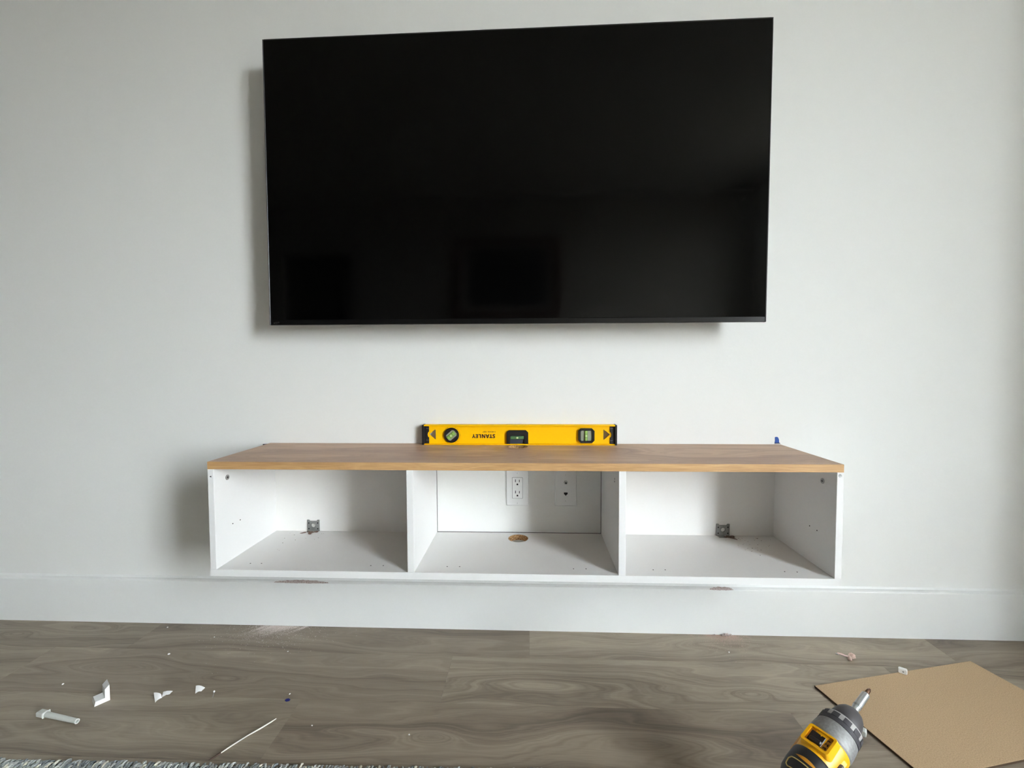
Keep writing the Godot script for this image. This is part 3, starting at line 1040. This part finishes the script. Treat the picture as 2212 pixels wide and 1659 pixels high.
func add_vial(parent: Node3D, at: Vector3, deg: float, length: float, r: float, m: Material) -> void:
	var st := st_new()
	var xf := Transform3D(Basis(Vector3.BACK, deg_to_rad(deg) - PI / 2.0), at)
	var hl := length / 2.0
	add_lathe(st, [Vector2(0, -hl), Vector2(r * 0.9, -hl), Vector2(r, -hl + 0.0008), Vector2(r, hl - 0.0008), Vector2(r * 0.9, hl), Vector2(0, hl)], 20, xf)
	var v := part("vial", st, m, parent, "green liquid vial")
	st = st_new()
	for s: float in [-0.0056, 0.0056]:
		add_lathe(st, [Vector2(r * 1.03, s - 0.0004), Vector2(r * 1.03, s + 0.0004)], 20, xf)
	v.set_meta("label", "green liquid vial between two dark rings")
	var rings := part("vial_rings", st, M.cavity, parent)
	rings.name = "vial_ring"
	st = st_new()
	add_lathe(st, [Vector2(0, -0.0048), Vector2(r * 0.6, -0.0034), Vector2(r * 0.72, 0.0), Vector2(r * 0.6, 0.0034), Vector2(0, 0.0048)], 14, Transform3D(xf.basis, at + Vector3(0, 0.0, r * 0.42)), true)
	part("bubble", st, M.bubble, parent)


# ------------------------------------------------------------------ tape on the wall

func build_tape() -> void:
	var t := thing("blue_tape", "small torn piece of blue masking tape on the wall above the console's right rear corner", "tape", Vector3(0.787, 0.6125, 0.0))
	var p := PackedVector2Array([Vector2(-0.0068, -0.0075), Vector2(0.0082, -0.0075), Vector2(0.0072, -0.0045), Vector2(0.0066, 0.004), Vector2(0.0042, 0.0105), Vector2(0.0012, 0.0128), Vector2(-0.0042, 0.0128), Vector2(-0.006, 0.011), Vector2(-0.0055, 0.002)])
	part("tape_strip", prism_st(p, 0.0002, 0.0012, 0.0003), M.blue_tape, t)
	p = PackedVector2Array([Vector2(-0.0068, -0.0075), Vector2(0.0105, -0.0078), Vector2(0.0075, -0.0055), Vector2(-0.0066, -0.0058)])
	part("folded_edge", prism_st(p, 0.0012, 0.003), M.blue_dark, t)
	var d := thing("dark_tape", "dark blue scrap of tape on the wall at the console's left rear corner", "tape", Vector3(-0.842, 0.594, 0.0))
	p = PackedVector2Array([Vector2(-0.0135, -0.012), Vector2(0.0128, -0.012), Vector2(0.0128, 0.0066), Vector2(0.002, 0.0052), Vector2(-0.0125, 0.0045)])
	part("tape_strip", prism_st(p, 0.0002, 0.0012), M.blue_dark, d)


# ------------------------------------------------------------------ rug

func yarn_mesh(seed_: int) -> ArrayMesh:
	var r := RandomNumberGenerator.new()
	r.seed = seed_
	var st := st_new()
	# three plies twisted round a low arch
	var n := 11
	var lean := r.randf_range(0.8, 1.1)
	for ply in 3:
		var pts := []
		var radii := []
		for i in n:
			var t := float(i) / (n - 1)
			var a := PI * t
			var c := Vector3(-cos(a) * 0.0095 * lean, sin(a) * 0.0068, sin(a) * 0.0015)
			var w := -TAU * (t * 1.1 + ply / 3.0 + 0.1 * seed_)
			var across := Vector3(0, 0, 1)
			var up := Vector3(cos(a), sin(a), 0)
			pts.append(c + (across * cos(w) + up * sin(w)) * 0.0015)
			radii.append(0.0014 * (0.7 + 0.3 * sin(a)))
		add_tube(st, pts, radii, 6)
	st.generate_normals()
	return st.commit()


func build_rug() -> void:
	var turn := atan(0.0174)
	var rug := thing("rug", "grey and cream looped wool rug, its edge along the bottom left of the floor", "rug", Vector3(0.0, 0.0, 0.515), turn)
	var x0 := -2.6
	var x1 := 0.72
	var z1 := 1.75
	part("backing", box_st(Vector3(x0, 0.0002, 0.004), Vector3(x1, 0.005, z1), 0.001), M.rug_base, rug)
	var kinds := [yarn_mesh(1), yarn_mesh(2), yarn_mesh(3)]
	var lists := [[], [], []]
	var z := 0.006
	var row := 0
	while z < z1 - 0.006:
		var near := z < 0.16
		var step := 0.0076 if near else 0.0135
		var x := x0 + 0.006 + (row % 2) * step * 0.5
		while x < x1 - 0.006:
			var s := (0.9 if near else 1.5) * rng.randf_range(0.85, 1.12)
			var yaw := rng.randfn(1.68, 0.22)
			var b := Basis(Vector3.UP, yaw) * Basis(Vector3.RIGHT, rng.randfn(0.0, 0.25)) * Basis.from_scale(Vector3.ONE * s)
			var tone := rng.randf()
			var col := rgb8(116, 123, 126).lerp(rgb8(200, 203, 198), tone).srgb_to_linear()
			if rng.randf() < 0.12:
				col = rgb8(222, 220, 204).srgb_to_linear()
			lists[rng.randi() % 3].append([Transform3D(b, Vector3(x + rng.randfn(0, 0.0012), 0.003, z + rng.randfn(0, 0.0012))), col])
			x += step
		z += step * 0.72
		row += 1
	for k in 3:
		var mm := MultiMesh.new()
		mm.transform_format = MultiMesh.TRANSFORM_3D
		mm.use_colors = true
		mm.mesh = kinds[k]
		mm.instance_count = lists[k].size()
		for i in lists[k].size():
			mm.set_instance_transform(i, lists[k][i][0])
			mm.set_instance_color(i, lists[k][i][1])
		var o := MultiMeshInstance3D.new()
		o.name = "yarn_loops"
		o.multimesh = mm
		o.material_override = M.yarn
		o.set_meta("kind", "stuff")
		rug.add_child(o, true)


# ------------------------------------------------------------------ hardboard on the floor

func build_hardboard() -> void:
	var a := Vector3(0.767, 0.0, 0.2408)
	var turn := deg_to_rad(13.0)
	var b := thing("hardboard_panel", "thin brown hardboard panel lying on the floor behind the drill", "panel", a, turn)
	var slab := box_st(Vector3(0.0, 0.0012, 0.0), Vector3(0.515, 0.0054, 0.272), 0.0004)
	part("board", slab, M.fibre, b)
	var st := st_new()
	add_box(st, Vector3(-0.0005, 0.0002, 0.0), Vector3(0.0006, 0.0048, 0.272))
	add_box(st, Vector3(0.001, 0.0002, 0.2712), Vector3(0.515, 0.0048, 0.2724))
	add_box(st, Vector3(0.001, 0.0002, -0.0004), Vector3(0.515, 0.0048, 0.0006))
	part("cut_edge", st, M.fibre_edge, b, "dark cut edge of the panel")


# ------------------------------------------------------------------ drill

func build_drill() -> void:
	# body x runs along the axis: 0 at the joint of gear housing and torque ring, the bit ahead; the nose is tipped up on the battery
	var d := thing("cordless_drill", "yellow and black cordless drill standing at the bottom right, its bit pointing at the panel", "drill", Vector3(0.5692, 0.012, 0.6162), deg_to_rad(30.5))
	var body := Transform3D(Basis(Vector3.BACK, deg_to_rad(20.5)), Vector3(0, 0.1743, 0))
	var xf := body * Transform3D(Basis(Vector3.BACK, -PI / 2.0), Vector3.ZERO)  # lathe height runs along the axis
	var st := st_new()
	add_lathe(st, [Vector2(0.0, -0.1), Vector2(0.0315, -0.1), Vector2(0.0325, -0.084), Vector2(0.0335, -0.06), Vector2(0.0345, -0.034), Vector2(0.0345, -0.031), Vector2(0.0332, -0.028), Vector2(0.0, -0.028)], 48, xf)
	part("motor_housing", st, M.drill_yellow, d, "yellow motor housing")
	# raised surround of the speed switch: a rounded ring that blends into the housing, and a floor
	var up_ := body * Transform3D(Basis(Vector3.RIGHT, -PI / 2.0), Vector3.ZERO)
	st = st_new()
	var ring_o := rounded(Vector2(-0.0665, -0.022), Vector2(-0.0305, 0.022), 0.0045, 3)
	var ring_i := rounded(Vector2(-0.0622, -0.0178), Vector2(-0.034, 0.0178), 0.0025, 3)
	var many := ring_o.size()
	for k in many:
		var n := (k + 1) % many
		add_prism(st, PackedVector2Array([ring_o[k], ring_o[n], ring_i[n], ring_i[k]]), 0.018, 0.0362, 0.0, up_)
	var ring_l := inset(ring_o, -0.0032)
	for k in many:
		var n := (k + 1) % many
		var q := []
		for v in [ring_o[k], ring_o[n]]:
			q.append(up_ * Vector3(v.x, v.y, 0.0362))
		for v in [ring_l[n], ring_l[k]]:
			q.append(up_ * Vector3(clampf(v.x, -0.0705, -0.029), v.y, sqrt(0.0332 * 0.0332 - v.y * v.y)))
		face(st, q, up_.basis * Vector3(0, 0, 1), 1)
	var pad := part("switch_surround", st, M.drill_yellow, d)
	st = st_new()
	add_box(st, Vector3(-0.063, 0.018, -0.0185), Vector3(-0.034, 0.0328, 0.0185), 0.0, body)
	part("surround_floor", st, M.drill_yellow_dirty, pad)
	st = st_new()
	add_box(st, Vector3(-0.0595, 0.031, -0.0155), Vector3(-0.0385, 0.0342, 0.0075), 0.001, body)
	add_box(st, Vector3(-0.058, 0.031, -0.012), Vector3(-0.051, 0.0378, 0.007), 0.0016, body)
	part("speed_switch", st, M.switch, d, "black sliding speed switch")
	var flat := body * Transform3D(Basis(Vector3(1, 0, 0), Vector3(0, 0, -1), Vector3(0, 1, 0)), Vector3(-0.0485, 0.033, 0.0122))
	text_part("speed_marks", "3 2 1", 0.0044, 0.019, 0.0004, flat, M.switch, d)
	# rear cap of black rubber
	st = st_new()
	add_lathe(st, [Vector2(0.0, -0.137), Vector2(0.012, -0.1365), Vector2(0.022, -0.133), Vector2(0.0295, -0.126), Vector2(0.0335, -0.115), Vector2(0.0348, -0.1), Vector2(0.035, -0.078), Vector2(0.034, -0.0745), Vector2(0.032, -0.0735)], 48, xf, true)
	var cap := part("rear_cap", st, M.rubber, d, "black rubber rear cap")
	add_emblems(cap, body)
	# right and left side panels with vents
	st = st_new()
	add_box(st, Vector3(-0.086, -0.024, 0.022), Vector3(-0.036, 0.012, 0.0365), 0.005, body)
	var sidep := part("vent_panel", st, M.drill_yellow, d)
	for k in 3:
		st = st_new()
		add_box(st, Vector3(-0.07 + 0.0125 * k, -0.022, 0.034), Vector3(-0.0645 + 0.0125 * k, -0.002, 0.0369), 0.001, body)
		part("vent", st, M.drill_yellow_dirty, sidep)
	st = st_new()
	add_box(st, Vector3(-0.071, 0.001, 0.03), Vector3(-0.05, 0.0135, 0.0376), 0.002, body)
	part("grip_patch", st, M.rubber_grey, sidep)
	st = st_new()
	add_box(st, Vector3(-0.084, -0.022, -0.0365), Vector3(-0.036, 0.012, -0.022), 0.005, body)
	part("vent_panel", st, M.drill_yellow_dirty, d)
	# gear housing
	st = st_new()
	add_lathe(st, [Vector2(0.0, -0.029), Vector2(0.0338, -0.029), Vector2(0.035, -0.026), Vector2(0.035, -0.016), Vector2(0.0342, -0.006), Vector2(0.0334, 0.0), Vector2(0.0, 0.0)], 48, xf)
	part("gear_housing", st, M.cast, d, "worn cast metal gear housing")
	st = st_new()
	add_lathe(st, [Vector2(0.0, -0.0005), Vector2(0.032, -0.0005), Vector2(0.0328, 0.002), Vector2(0.0322, 0.0195), Vector2(0.0308, 0.0228), Vector2(0.0, 0.0228)], 48, xf)
	var ring := part("torque_ring", st, M.ring_light, d, "grey torque ring with dark rubber pads")
	for k in 11:
		st = st_new()
		var a := TAU * (k + 0.35) / 11.0
		var wide := TAU / 11.0 * 0.5
		for q in [[0.0012, 0.0105, TAU / 22.0], [0.0095, 0.0195, wide * 0.62]]:
			add_lathe(st, [Vector2(0.032, q[0]), Vector2(0.0336, q[0]), Vector2(0.033, q[1]), Vector2(0.0306, q[1])], 6, xf * Transform3D(Basis(Vector3.UP, a), Vector3.ZERO), false, -q[2] / TAU, q[2] / TAU)
		part("rubber_pad", st, M.ring_dark, ring)
	# chuck sleeve
	st = st_new()
	add_lathe(st, [Vector2(0.0, 0.021), Vector2(0.0248, 0.021), Vector2(0.025, 0.032), Vector2(0.0238, 0.04), Vector2(0.0212, 0.0485), Vector2(0.0168, 0.0558), Vector2(0.011, 0.0605), Vector2(0.0, 0.0615)], 40, xf, true)
	part("chuck", st, M.chuck, d, "dark grey chuck sleeve")
	# bit holder
	st = st_new()
	add_lathe(st, [Vector2(0.0, 0.06), Vector2(0.006, 0.06), Vector2(0.006, 0.0705), Vector2(0.0066, 0.0712), Vector2(0.0066, 0.1075), Vector2(0.0054, 0.109), Vector2(0.0, 0.109)], 16, xf)
	var holder := part("bit_holder", st, M.chrome, d, "bright steel bit holder")
	st = st_new()
	add_lathe(st, [Vector2(0.0066, 0.0735), Vector2(0.0071, 0.0742), Vector2(0.0071, 0.0768), Vector2(0.0066, 0.0776)], 16, xf)
	part("holder_ring", st, M.steel, holder)
	st = st_new()
	add_lathe(st, [Vector2(0.0038, 0.108), Vector2(0.0038, 0.1165), Vector2(0.0032, 0.12), Vector2(0.0018, 0.1235), Vector2(0.0, 0.124)], 8, xf)
	part("screwdriver_bit", st, M.copper, d, "short brownish screwdriver bit")
	# grip, trigger, battery: below the frame, standing on the rug
	st = st_new()
	var prof := [[0.15, 0.022, 0.0165, -0.078], [0.12, 0.022, 0.0165, -0.078], [0.085, 0.0205, 0.0155, -0.08], [0.065, 0.024, 0.018, -0.078], [0.054, 0.038, 0.028, -0.07]]
	var rings := []
	for q in prof:
		var rg := []
		for k in 20:
			var a := TAU * k / 20.0
			rg.append(Vector3(q[3] + cos(a) * q[1], q[0], sin(a) * q[2]))
		rings.append(rg)
	for i in rings.size() - 1:
		for k in 20:
			var n := (k + 1) % 20
			face(st, [rings[i][k], rings[i][n], rings[i + 1][n], rings[i + 1][k]], rings[i][k] - Vector3(prof[i][3], rings[i][k].y, 0), 1)
	part("grip", st, M.rubber, d)
	part("trigger", box_st(Vector3(-0.062, 0.1, -0.008), Vector3(-0.044, 0.128, 0.008), 0.004), M.switch, d)
	part("battery", box_st(Vector3(-0.12, 0.0, -0.036), Vector3(-0.015, 0.056, 0.036), 0.006), M.rubber, d)


func add_emblems(cap: Node3D, body: Transform3D) -> void:
	# pale marks on the rear cap, bent round the dome: a slit and a rounded frame
	var st := st_new()
	for k in 12:
		var a0 := lerpf(-0.42, 0.66, k / 12.0)
		var a1 := lerpf(-0.42, 0.66, (k + 1) / 12.0)
		var w0 := 0.0032 * sin(PI * k / 12.0)
		var w1 := 0.0032 * sin(PI * (k + 1) / 12.0)
		face(st, [on_cap(a0, -0.0955 - w0), on_cap(a1, -0.0955 - w1), on_cap(a1, -0.0955 + w1), on_cap(a0, -0.0955 + w0)], Vector3(-1, 3, 0))
	var o := part("emblem_slit", st, M.drill_yellow_dirty, cap)
	o.transform = body
	st = st_new()
	var loop := [[-0.5, -0.1035], [0.42, -0.1035], [0.55, -0.1075], [0.55, -0.1175], [0.42, -0.1205], [-0.5, -0.1205], [-0.62, -0.1175], [-0.62, -0.1075]]
	for k in loop.size():
		var p: Array = loop[k]
		var q: Array = loop[(k + 1) % loop.size()]
		var n := 6
		for i in n:
			var t0 := float(i) / n
			var t1 := float(i + 1) / n
			add_tube(st, [on_cap(lerpf(p[0], q[0], t0), lerpf(p[1], q[1], t0)), on_cap(lerpf(p[0], q[0], t1), lerpf(p[1], q[1], t1))], [0.001, 0.001], 5)
	o = part("emblem_frame", st, M.emblem, cap)
	o.transform = body


# A point on the rear cap: angle from the top, and place along the axis.
func on_cap(a: float, x: float) -> Vector3:
	var prof := [Vector2(0.022, -0.133), Vector2(0.0295, -0.126), Vector2(0.0335, -0.115), Vector2(0.0348, -0.1), Vector2(0.035, -0.078)]
	var r := 0.022
	for i in prof.size() - 1:
		if x >= prof[i].y and x <= prof[i + 1].y:
			r = lerpf(prof[i].x, prof[i + 1].x, (x - prof[i].y) / (prof[i + 1].y - prof[i].y))
	r += 0.0004
	return Vector3(x, cos(a) * r, sin(a) * r)


# ------------------------------------------------------------------ small things on the floor

func build_litter() -> void:
	# L-shaped bracket cover: its end face is an L, pushed back and to the left
	var c := Vector3(-1.0571, 0.0, 0.3515)
	var bdir := Vector3(-0.0177, 0.0, 0.0239).normalized()
	var cdir := Vector3(-0.0331, 0.0, -0.0247).normalized()
	var l := thing("corner_protector", "bright white L-shaped plastic corner piece on the floor at the left", "plastic piece", c)
	var st := st_new()
	var p := PackedVector2Array([Vector2(0, 0), Vector2(0.030, 0), Vector2(0.0275, 0.011), Vector2(0.0095, 0.011), Vector2(0.0095, 0.0325), Vector2(0.0, 0.041)])
	add_prism(st, p, 0.0, 0.031, 0.0006, Transform3D(Basis(bdir, Vector3.UP, cdir), Vector3.ZERO))
	part("angle_piece", st, M.white_plastic, l)
	# wall plug: square head and hollow tapering shank
	var w := thing("wall_plug", "translucent white plastic wall plug with a square head lying on the floor", "wall plug", Vector3(-1.181, 0.0, 0.4065))
	var to := Vector3(-1.0605, 0.0, 0.4285) - Vector3(-1.181, 0.0, 0.4065)
	var dir := to.normalized()
	var side := dir.cross(Vector3.UP).normalized()
	st = st_new()
	add_box(st, Vector3(-0.004, 0.0, -0.0075), Vector3(0.018, 0.012, 0.0075), 0.002, Transform3D(Basis(dir, Vector3.UP, side), Vector3.ZERO))
	part("head", st, M.nylon, w)
	st = st_new()
	add_box(st, Vector3(0.018, 0.0, -0.0088), Vector3(0.0212, 0.0134, 0.0088), 0.0015, Transform3D(Basis(dir, Vector3.UP, side), Vector3.ZERO))
	part("collar", st, M.nylon, w)
	var lx := Transform3D(Basis(side, dir, side.cross(dir)), Vector3(0, 0.0062, 0))
	st = st_new()
	add_lathe(st, [Vector2(0.0, 0.02), Vector2(0.0062, 0.02), Vector2(0.0052, 0.118), Vector2(0.0038, 0.1185), Vector2(0.0035, 0.09), Vector2(0.0, 0.09)], 20, lx)
	part("shank", st, M.nylon, w)
	st = st_new()
	add_lathe(st, [Vector2(0.0053, 0.1168), Vector2(0.0055, 0.1195), Vector2(0.0038, 0.1197), Vector2(0.0037, 0.117)], 20, lx)
	part("rim", st, M.white_plastic, w, "bright white rim of the hollow end")
	# thin stick
	var s := thing("thin_stick", "long thin white stick with a dark end lying aslant beside the rug", "stick", Vector3(-0.632, 0.0, 0.455))
	var pts := [Vector3(-0.5934, 0.003, 0.3982), Vector3(-0.6003, 0.003, 0.4096), Vector3(-0.614, 0.0045, 0.4318), Vector3(-0.6313, 0.0035, 0.4506), Vector3(-0.65, 0.003, 0.4776), Vector3(-0.661, 0.003, 0.4965)]
	for i in pts.size():
		pts[i] -= s.position
	st = st_new()
	add_tube(st, pts, [0.0009, 0.0016, 0.0017, 0.0014, 0.0016, 0.0013], 8)
	part("shaft", st, M.stick, s)
	st = st_new()
	add_tube(st, [pts[5], pts[5] + Vector3(-0.0055, 0.0, 0.0085), pts[5] + Vector3(-0.0115, 0.0005, 0.019)], [0.0018, 0.002, 0.0014], 8)
	part("dark_end", st, M.stick_end, s, "dark brown end")
	# paper scraps
	scrap("paper_scrap", "bent white paper scrap with a tail, left of the three scraps in mid floor", [Vector3(-0.9326, 0.001, 0.3573), Vector3(-0.9265, 0.004, 0.3436), Vector3(-0.9315, 0.01, 0.3395), Vector3(-0.951, 0.013, 0.3397)])
	scrap("paper_scrap", "flat white paper scrap touching the bent one, in the middle of three scraps", [Vector3(-0.929, 0.002, 0.3405), Vector3(-0.9165, 0.004, 0.3318), Vector3(-0.9115, 0.009, 0.3262), Vector3(-0.935, 0.008, 0.3292)])
	scrap("paper_scrap", "pointed white paper scrap lying left of the small pin", [Vector3(-0.8535, 0.001, 0.3235), Vector3(-0.842, 0.003, 0.316), Vector3(-0.838, 0.007, 0.3085), Vector3(-0.863, 0.012, 0.309)])
	var n := thing("small_pin", "tiny white headed pin standing aslant on the floor right of the pointed scrap", "pin", Vector3(-0.7977, 0.0, 0.336))
	st = st_new()
	add_tube(st, [Vector3(0, 0.0012, 0.0), Vector3(-0.002, 0.009, -0.008)], [0.0007, 0.0008], 6)
	part("shank", st, M.steel, n)
	st = st_new()
	add_lump(st, Vector3(-0.0022, 0.011, -0.009), Vector3(0.0022, 0.0026, 0.0022), 6, 8, 0.05, true)
	part("head", st, M.white_plastic, n)
	var bl := thing("blue_scrap", "tiny dark blue scrap of tape on the floor above the stick", "tape", Vector3(-0.6006, 0.0, 0.3363))
	st = st_new()
	add_prism(st, PackedVector2Array([Vector2(-0.0065, -0.001), Vector2(-0.001, -0.0048), Vector2(0.006, -0.0025), Vector2(0.0065, 0.0018), Vector2(0.0008, 0.005), Vector2(-0.0045, 0.0032)]), 0.0003, 0.0018, 0.0004, Transform3D(Basis(Vector3.RIGHT, -PI / 2.0), Vector3.ZERO))
	part("tape_strip", st, M.blue_scrap, bl)
	# pink lump with a tail
	var pk := thing("pink_lump", "crumpled pale pink lump with a thin tail on the floor above the panel", "debris", Vector3(0.9385, 0.0, 0.1213))
	st = st_new()
	add_lump(st, Vector3(-0.002, 0.0062, 0.004), Vector3(0.006, 0.0068, 0.0055), 6, 9, 0.25, true)
	add_lump(st, Vector3(0.007, 0.0085, -0.001), Vector3(0.0085, 0.0072, 0.007), 7, 10, 0.3, true)
	add_tube(st, [Vector3(-0.001, 0.0115, -0.003), Vector3(0.0035, 0.0145, -0.003), Vector3(0.009, 0.0135, -0.002), Vector3(0.0128, 0.0095, 0.001), Vector3(0.0132, 0.005, 0.004)], [0.0016, 0.0026, 0.0032, 0.0032, 0.002], 8, 1.0)
	part("lump", st, M.pink, pk)
	st = st_new()
	add_tube(st, [Vector3(-0.001, 0.009, 0.002), Vector3(-0.011, 0.01, 0.0), Vector3(-0.02, 0.0125, -0.003), Vector3(-0.03, 0.0135, -0.006)], [0.0028, 0.0022, 0.0036, 0.0026], 8, 0.7)
	part("tail", st, M.pink, pk)
	var ch := thing("paint_chip", "small pale paint chip on the floor left of the pink lump", "debris", Vector3(0.9185, 0.0, 0.1))
	st = st_new()
	add_box(st, Vector3(-0.0042, 0.0, -0.002), Vector3(0.0042, 0.0022, 0.002), 0.0006, Transform3D(Basis(Vector3.UP, -0.5), Vector3.ZERO))
	part("chip", st, M.paper, ch)
	# two white plastic clips
	var cl := thing("plastic_clip", "small white plastic clip with a dark hole on the far edge of the brown panel", "plastic clip", Vector3(1.0365, 0.0054, 0.1835), deg_to_rad(-38.0), "white plastic clips by the panel")
	st = st_new()
	add_prism(st, chamfered(Vector2(-0.0095, 0.0), Vector2(0.0095, 0.0125), 0.0022), -0.0055, 0.0055, 0.0012)
	part("block", st, M.white_plastic, cl)
	st = st_new()
	add_prism(st, circle(Vector2(0.0008, 0.0066), 0.0019, 12), 0.0053, 0.0058)
	part("hole", st, M.zinc, cl)
	var c2 := thing("plastic_clip", "translucent white plastic clip on the floor between the chuck and the panel", "plastic clip", Vector3(0.779, 0.0, 0.3885), deg_to_rad(-40.0), "white plastic clips by the panel")
	st = st_new()
	add_prism(st, chamfered(Vector2(-0.0105, 0.0), Vector2(0.0105, 0.0135), 0.0022), -0.0075, 0.0075, 0.0012)
	part("block", st, M.nylon, c2)
	st = st_new()
	add_lump(st, Vector3(-0.0115, 0.006, 0.006), Vector3(0.0035, 0.003, 0.003), 5, 8, 0.1, true)
	part("nail_head", st, M.steel, c2)
	# single white crumbs
	var crumbs := [
		[-1.1673, 0.0402, 0.0032, "tiny white plaster crumb beside the baseboard, the leftmost there"],
		[-0.9764, 0.0857, 0.0026, "tiny white plaster crumb between baseboard and the left dust patch"],
		[-1.2367, 0.3032, 0.0036, "white sliver on the floor left of the L-shaped corner piece"],
		[-1.0521, 0.1717, 0.0038, "small square white crumb on the bare floor above the corner piece"],
		[-0.2603, 0.4306, 0.0024, "bright white speck on the middle floor right of the plank joint, nearest the rug"],
		[-0.4982, 0.413, 0.0022, "bright white speck right of the thin stick's upper end"],
		[0.6055, 0.1041, 0.003, "white crumb on the floor below the right dust patch"],
		[0.707, 0.0125, 0.0035, "grey crumb against the baseboard right of the right dust patch"],
		[-0.606, 0.3156, 0.0025, "white speck on the floor just above the blue scrap"],
		[-0.7052, 0.1465, 0.0022, "white speck on the floor below the left dust patch"],
	]
	for q in crumbs:
		var cr := thing("plaster_crumb", q[3], "crumb", Vector3(q[0], 0.0, q[1]), rng.randf() * 3.0, "white plaster crumbs")
		st = st_new()
		var r: float = q[2]
		add_lump(st, Vector3(0, r * 0.5, 0), Vector3(r, r * 0.55, r * 0.7), 4, 6, 0.25)
		part("crumb", st, M.crumb if q[0] < 0.7 else M.zinc, cr)


func scrap(called: String, label: String, q: Array) -> void:
	var c := Vector3.ZERO
	for v: Vector3 in q:
		c += v / 4.0
	c.y = 0.0
	var o := thing(called, label, "paper scrap", c, 0.0, "white paper scraps on the floor")
	var st := st_new()
	var n := 5
	var up := []
	for i in n + 1:
		var row := []
		for j in n + 1:
			var s := float(i) / n
			var t := float(j) / n
			var p: Vector3 = q[0].lerp(q[1], s).lerp(q[3].lerp(q[2], s), t) - c
			p.y += 0.002 * sin(s * PI) + rng.randf_range(-0.0006, 0.0006)
			p.y = maxf(p.y, 0.0008)
			row.append(p)
		up.append(row)
	var th := Vector3(0, -0.0005, 0)
	for i in n:
		for j in n:
			face(st, [up[i][j], up[i + 1][j], up[i + 1][j + 1], up[i][j + 1]], Vector3.UP, 1)
			face(st, [up[i][j] + th, up[i + 1][j] + th, up[i + 1][j + 1] + th, up[i][j + 1] + th], Vector3.DOWN, 2)
	part("sheet", st, M.paper, o)


# ------------------------------------------------------------------ dust

# Fine flakes: most lie in short slanting streaks that thin out away from the wall, a few larger ones are flung farther.
func dust(called: String, label: String, cx: float, spread: float, reach: float, count: int, lean: float, m: Material, big: float) -> void:
	var st := st_new()
	var streaks := []
	for k in 70:
		streaks.append([cx + rng.randfn(0.0, spread * 0.62), rng.randf_range(0.4, 1.0) * reach * exp(-absf(rng.randfn(0.0, 0.5)))])
	for k in count:
		var x := 0.0
		var z := 0.0
		var s := rng.randf_range(0.00018, 0.00055) * big
		if k % 16 == 0:
			x = cx + rng.randfn(0.0, spread * 1.3)
			z = 0.0175 + absf(rng.randfn(0.0, reach * 0.75))
			s *= rng.randf_range(1.2, 2.2)
		else:
			var q: Array = streaks[rng.randi() % streaks.size()]
			var t := absf(rng.randfn(0.0, 0.5))
			z = 0.0172 + t * q[1]
			x = q[0] + lean * t * q[1] + rng.randfn(0.0, 0.004)
		var a := rng.randf() * TAU
		var ax := Vector3(cos(a), 0, sin(a)) * s * rng.randf_range(0.8, 2.0)
		var az := Vector3(-sin(a), 0, cos(a)) * s
		var c := Vector3(x, 0.0001, z)
		var t3 := c + Vector3(0, s * rng.randf_range(0.4, 1.0), 0)
		var q4 := [c + ax, c + az, c - ax, c - az]
		for i in 4:
			face(st, [q4[i], q4[(i + 1) % 4], t3], (q4[i] + q4[(i + 1) % 4]) / 2.0 - c + Vector3(0, s, 0))
	var o := part(called, st, m)
	o.set_meta("kind", "stuff")
	tag(o, label, "dust")


func build_dust() -> void:
	dust("plaster_dust", "patch of pale plaster dust on the floor under the left end of the console", -0.805, 0.07, 0.085, 12000, -0.9, M.dust, 1.0)
	dust("plaster_dust", "patch of faint pinkish plaster dust on the floor under the right end of the console", 0.622, 0.05, 0.07, 6500, 0.5, M.dust_pink, 0.85)
	# lumps that lean on the baseboard in the right patch
	var st := st_new()
	for q in [[-0.025, 0.0022], [-0.004, 0.0028], [0.006, 0.004], [0.014, 0.0042], [0.026, 0.003], [0.0, 0.002], [0.018, 0.0025]]:
		add_lump(st, Vector3(q[0], q[1], 0.02 + rng.randf() * 0.003), Vector3(q[1] * 1.1, q[1], q[1]), 4, 6, 0.3)
	var o := part("plaster_heap", st, M.torn)
	o.position = Vector3(0.622, 0, 0)
	tag(o, "little heap of pinkish plaster bits against the baseboard under the right end", "debris")


# ------------------------------------------------------------------ behind the camera (seen in the screen)

func build_behind() -> void:
	var p := thing("framed_picture", "large dark framed picture on the wall behind the camera, mirrored in the screen", "picture", Vector3(-0.39, 1.4, ROOM_BACK))
	var z := -0.002
	var st := st_new()
	var w := 0.67
	var h := 0.99
	for q in [[-w, -w + 0.09, 0.0, h], [w - 0.09, w, 0.0, h], [-w + 0.09, w - 0.09, 0.0, 0.09], [-w + 0.09, w - 0.09, h - 0.09, h]]:
		add_box(st, Vector3(q[0], q[2], -0.035), Vector3(q[1], q[3], z), 0.006)
	part("frame", st, M.frame_wood, p)
	part("mat_board", box_st(Vector3(-w + 0.09, 0.09, -0.012), Vector3(w - 0.09, h - 0.09, z)), M.mat_board, p)
	part("picture", box_st(Vector3(-w + 0.2, 0.15, -0.014), Vector3(w - 0.17, h - 0.14, -0.012)), M.picture, p)
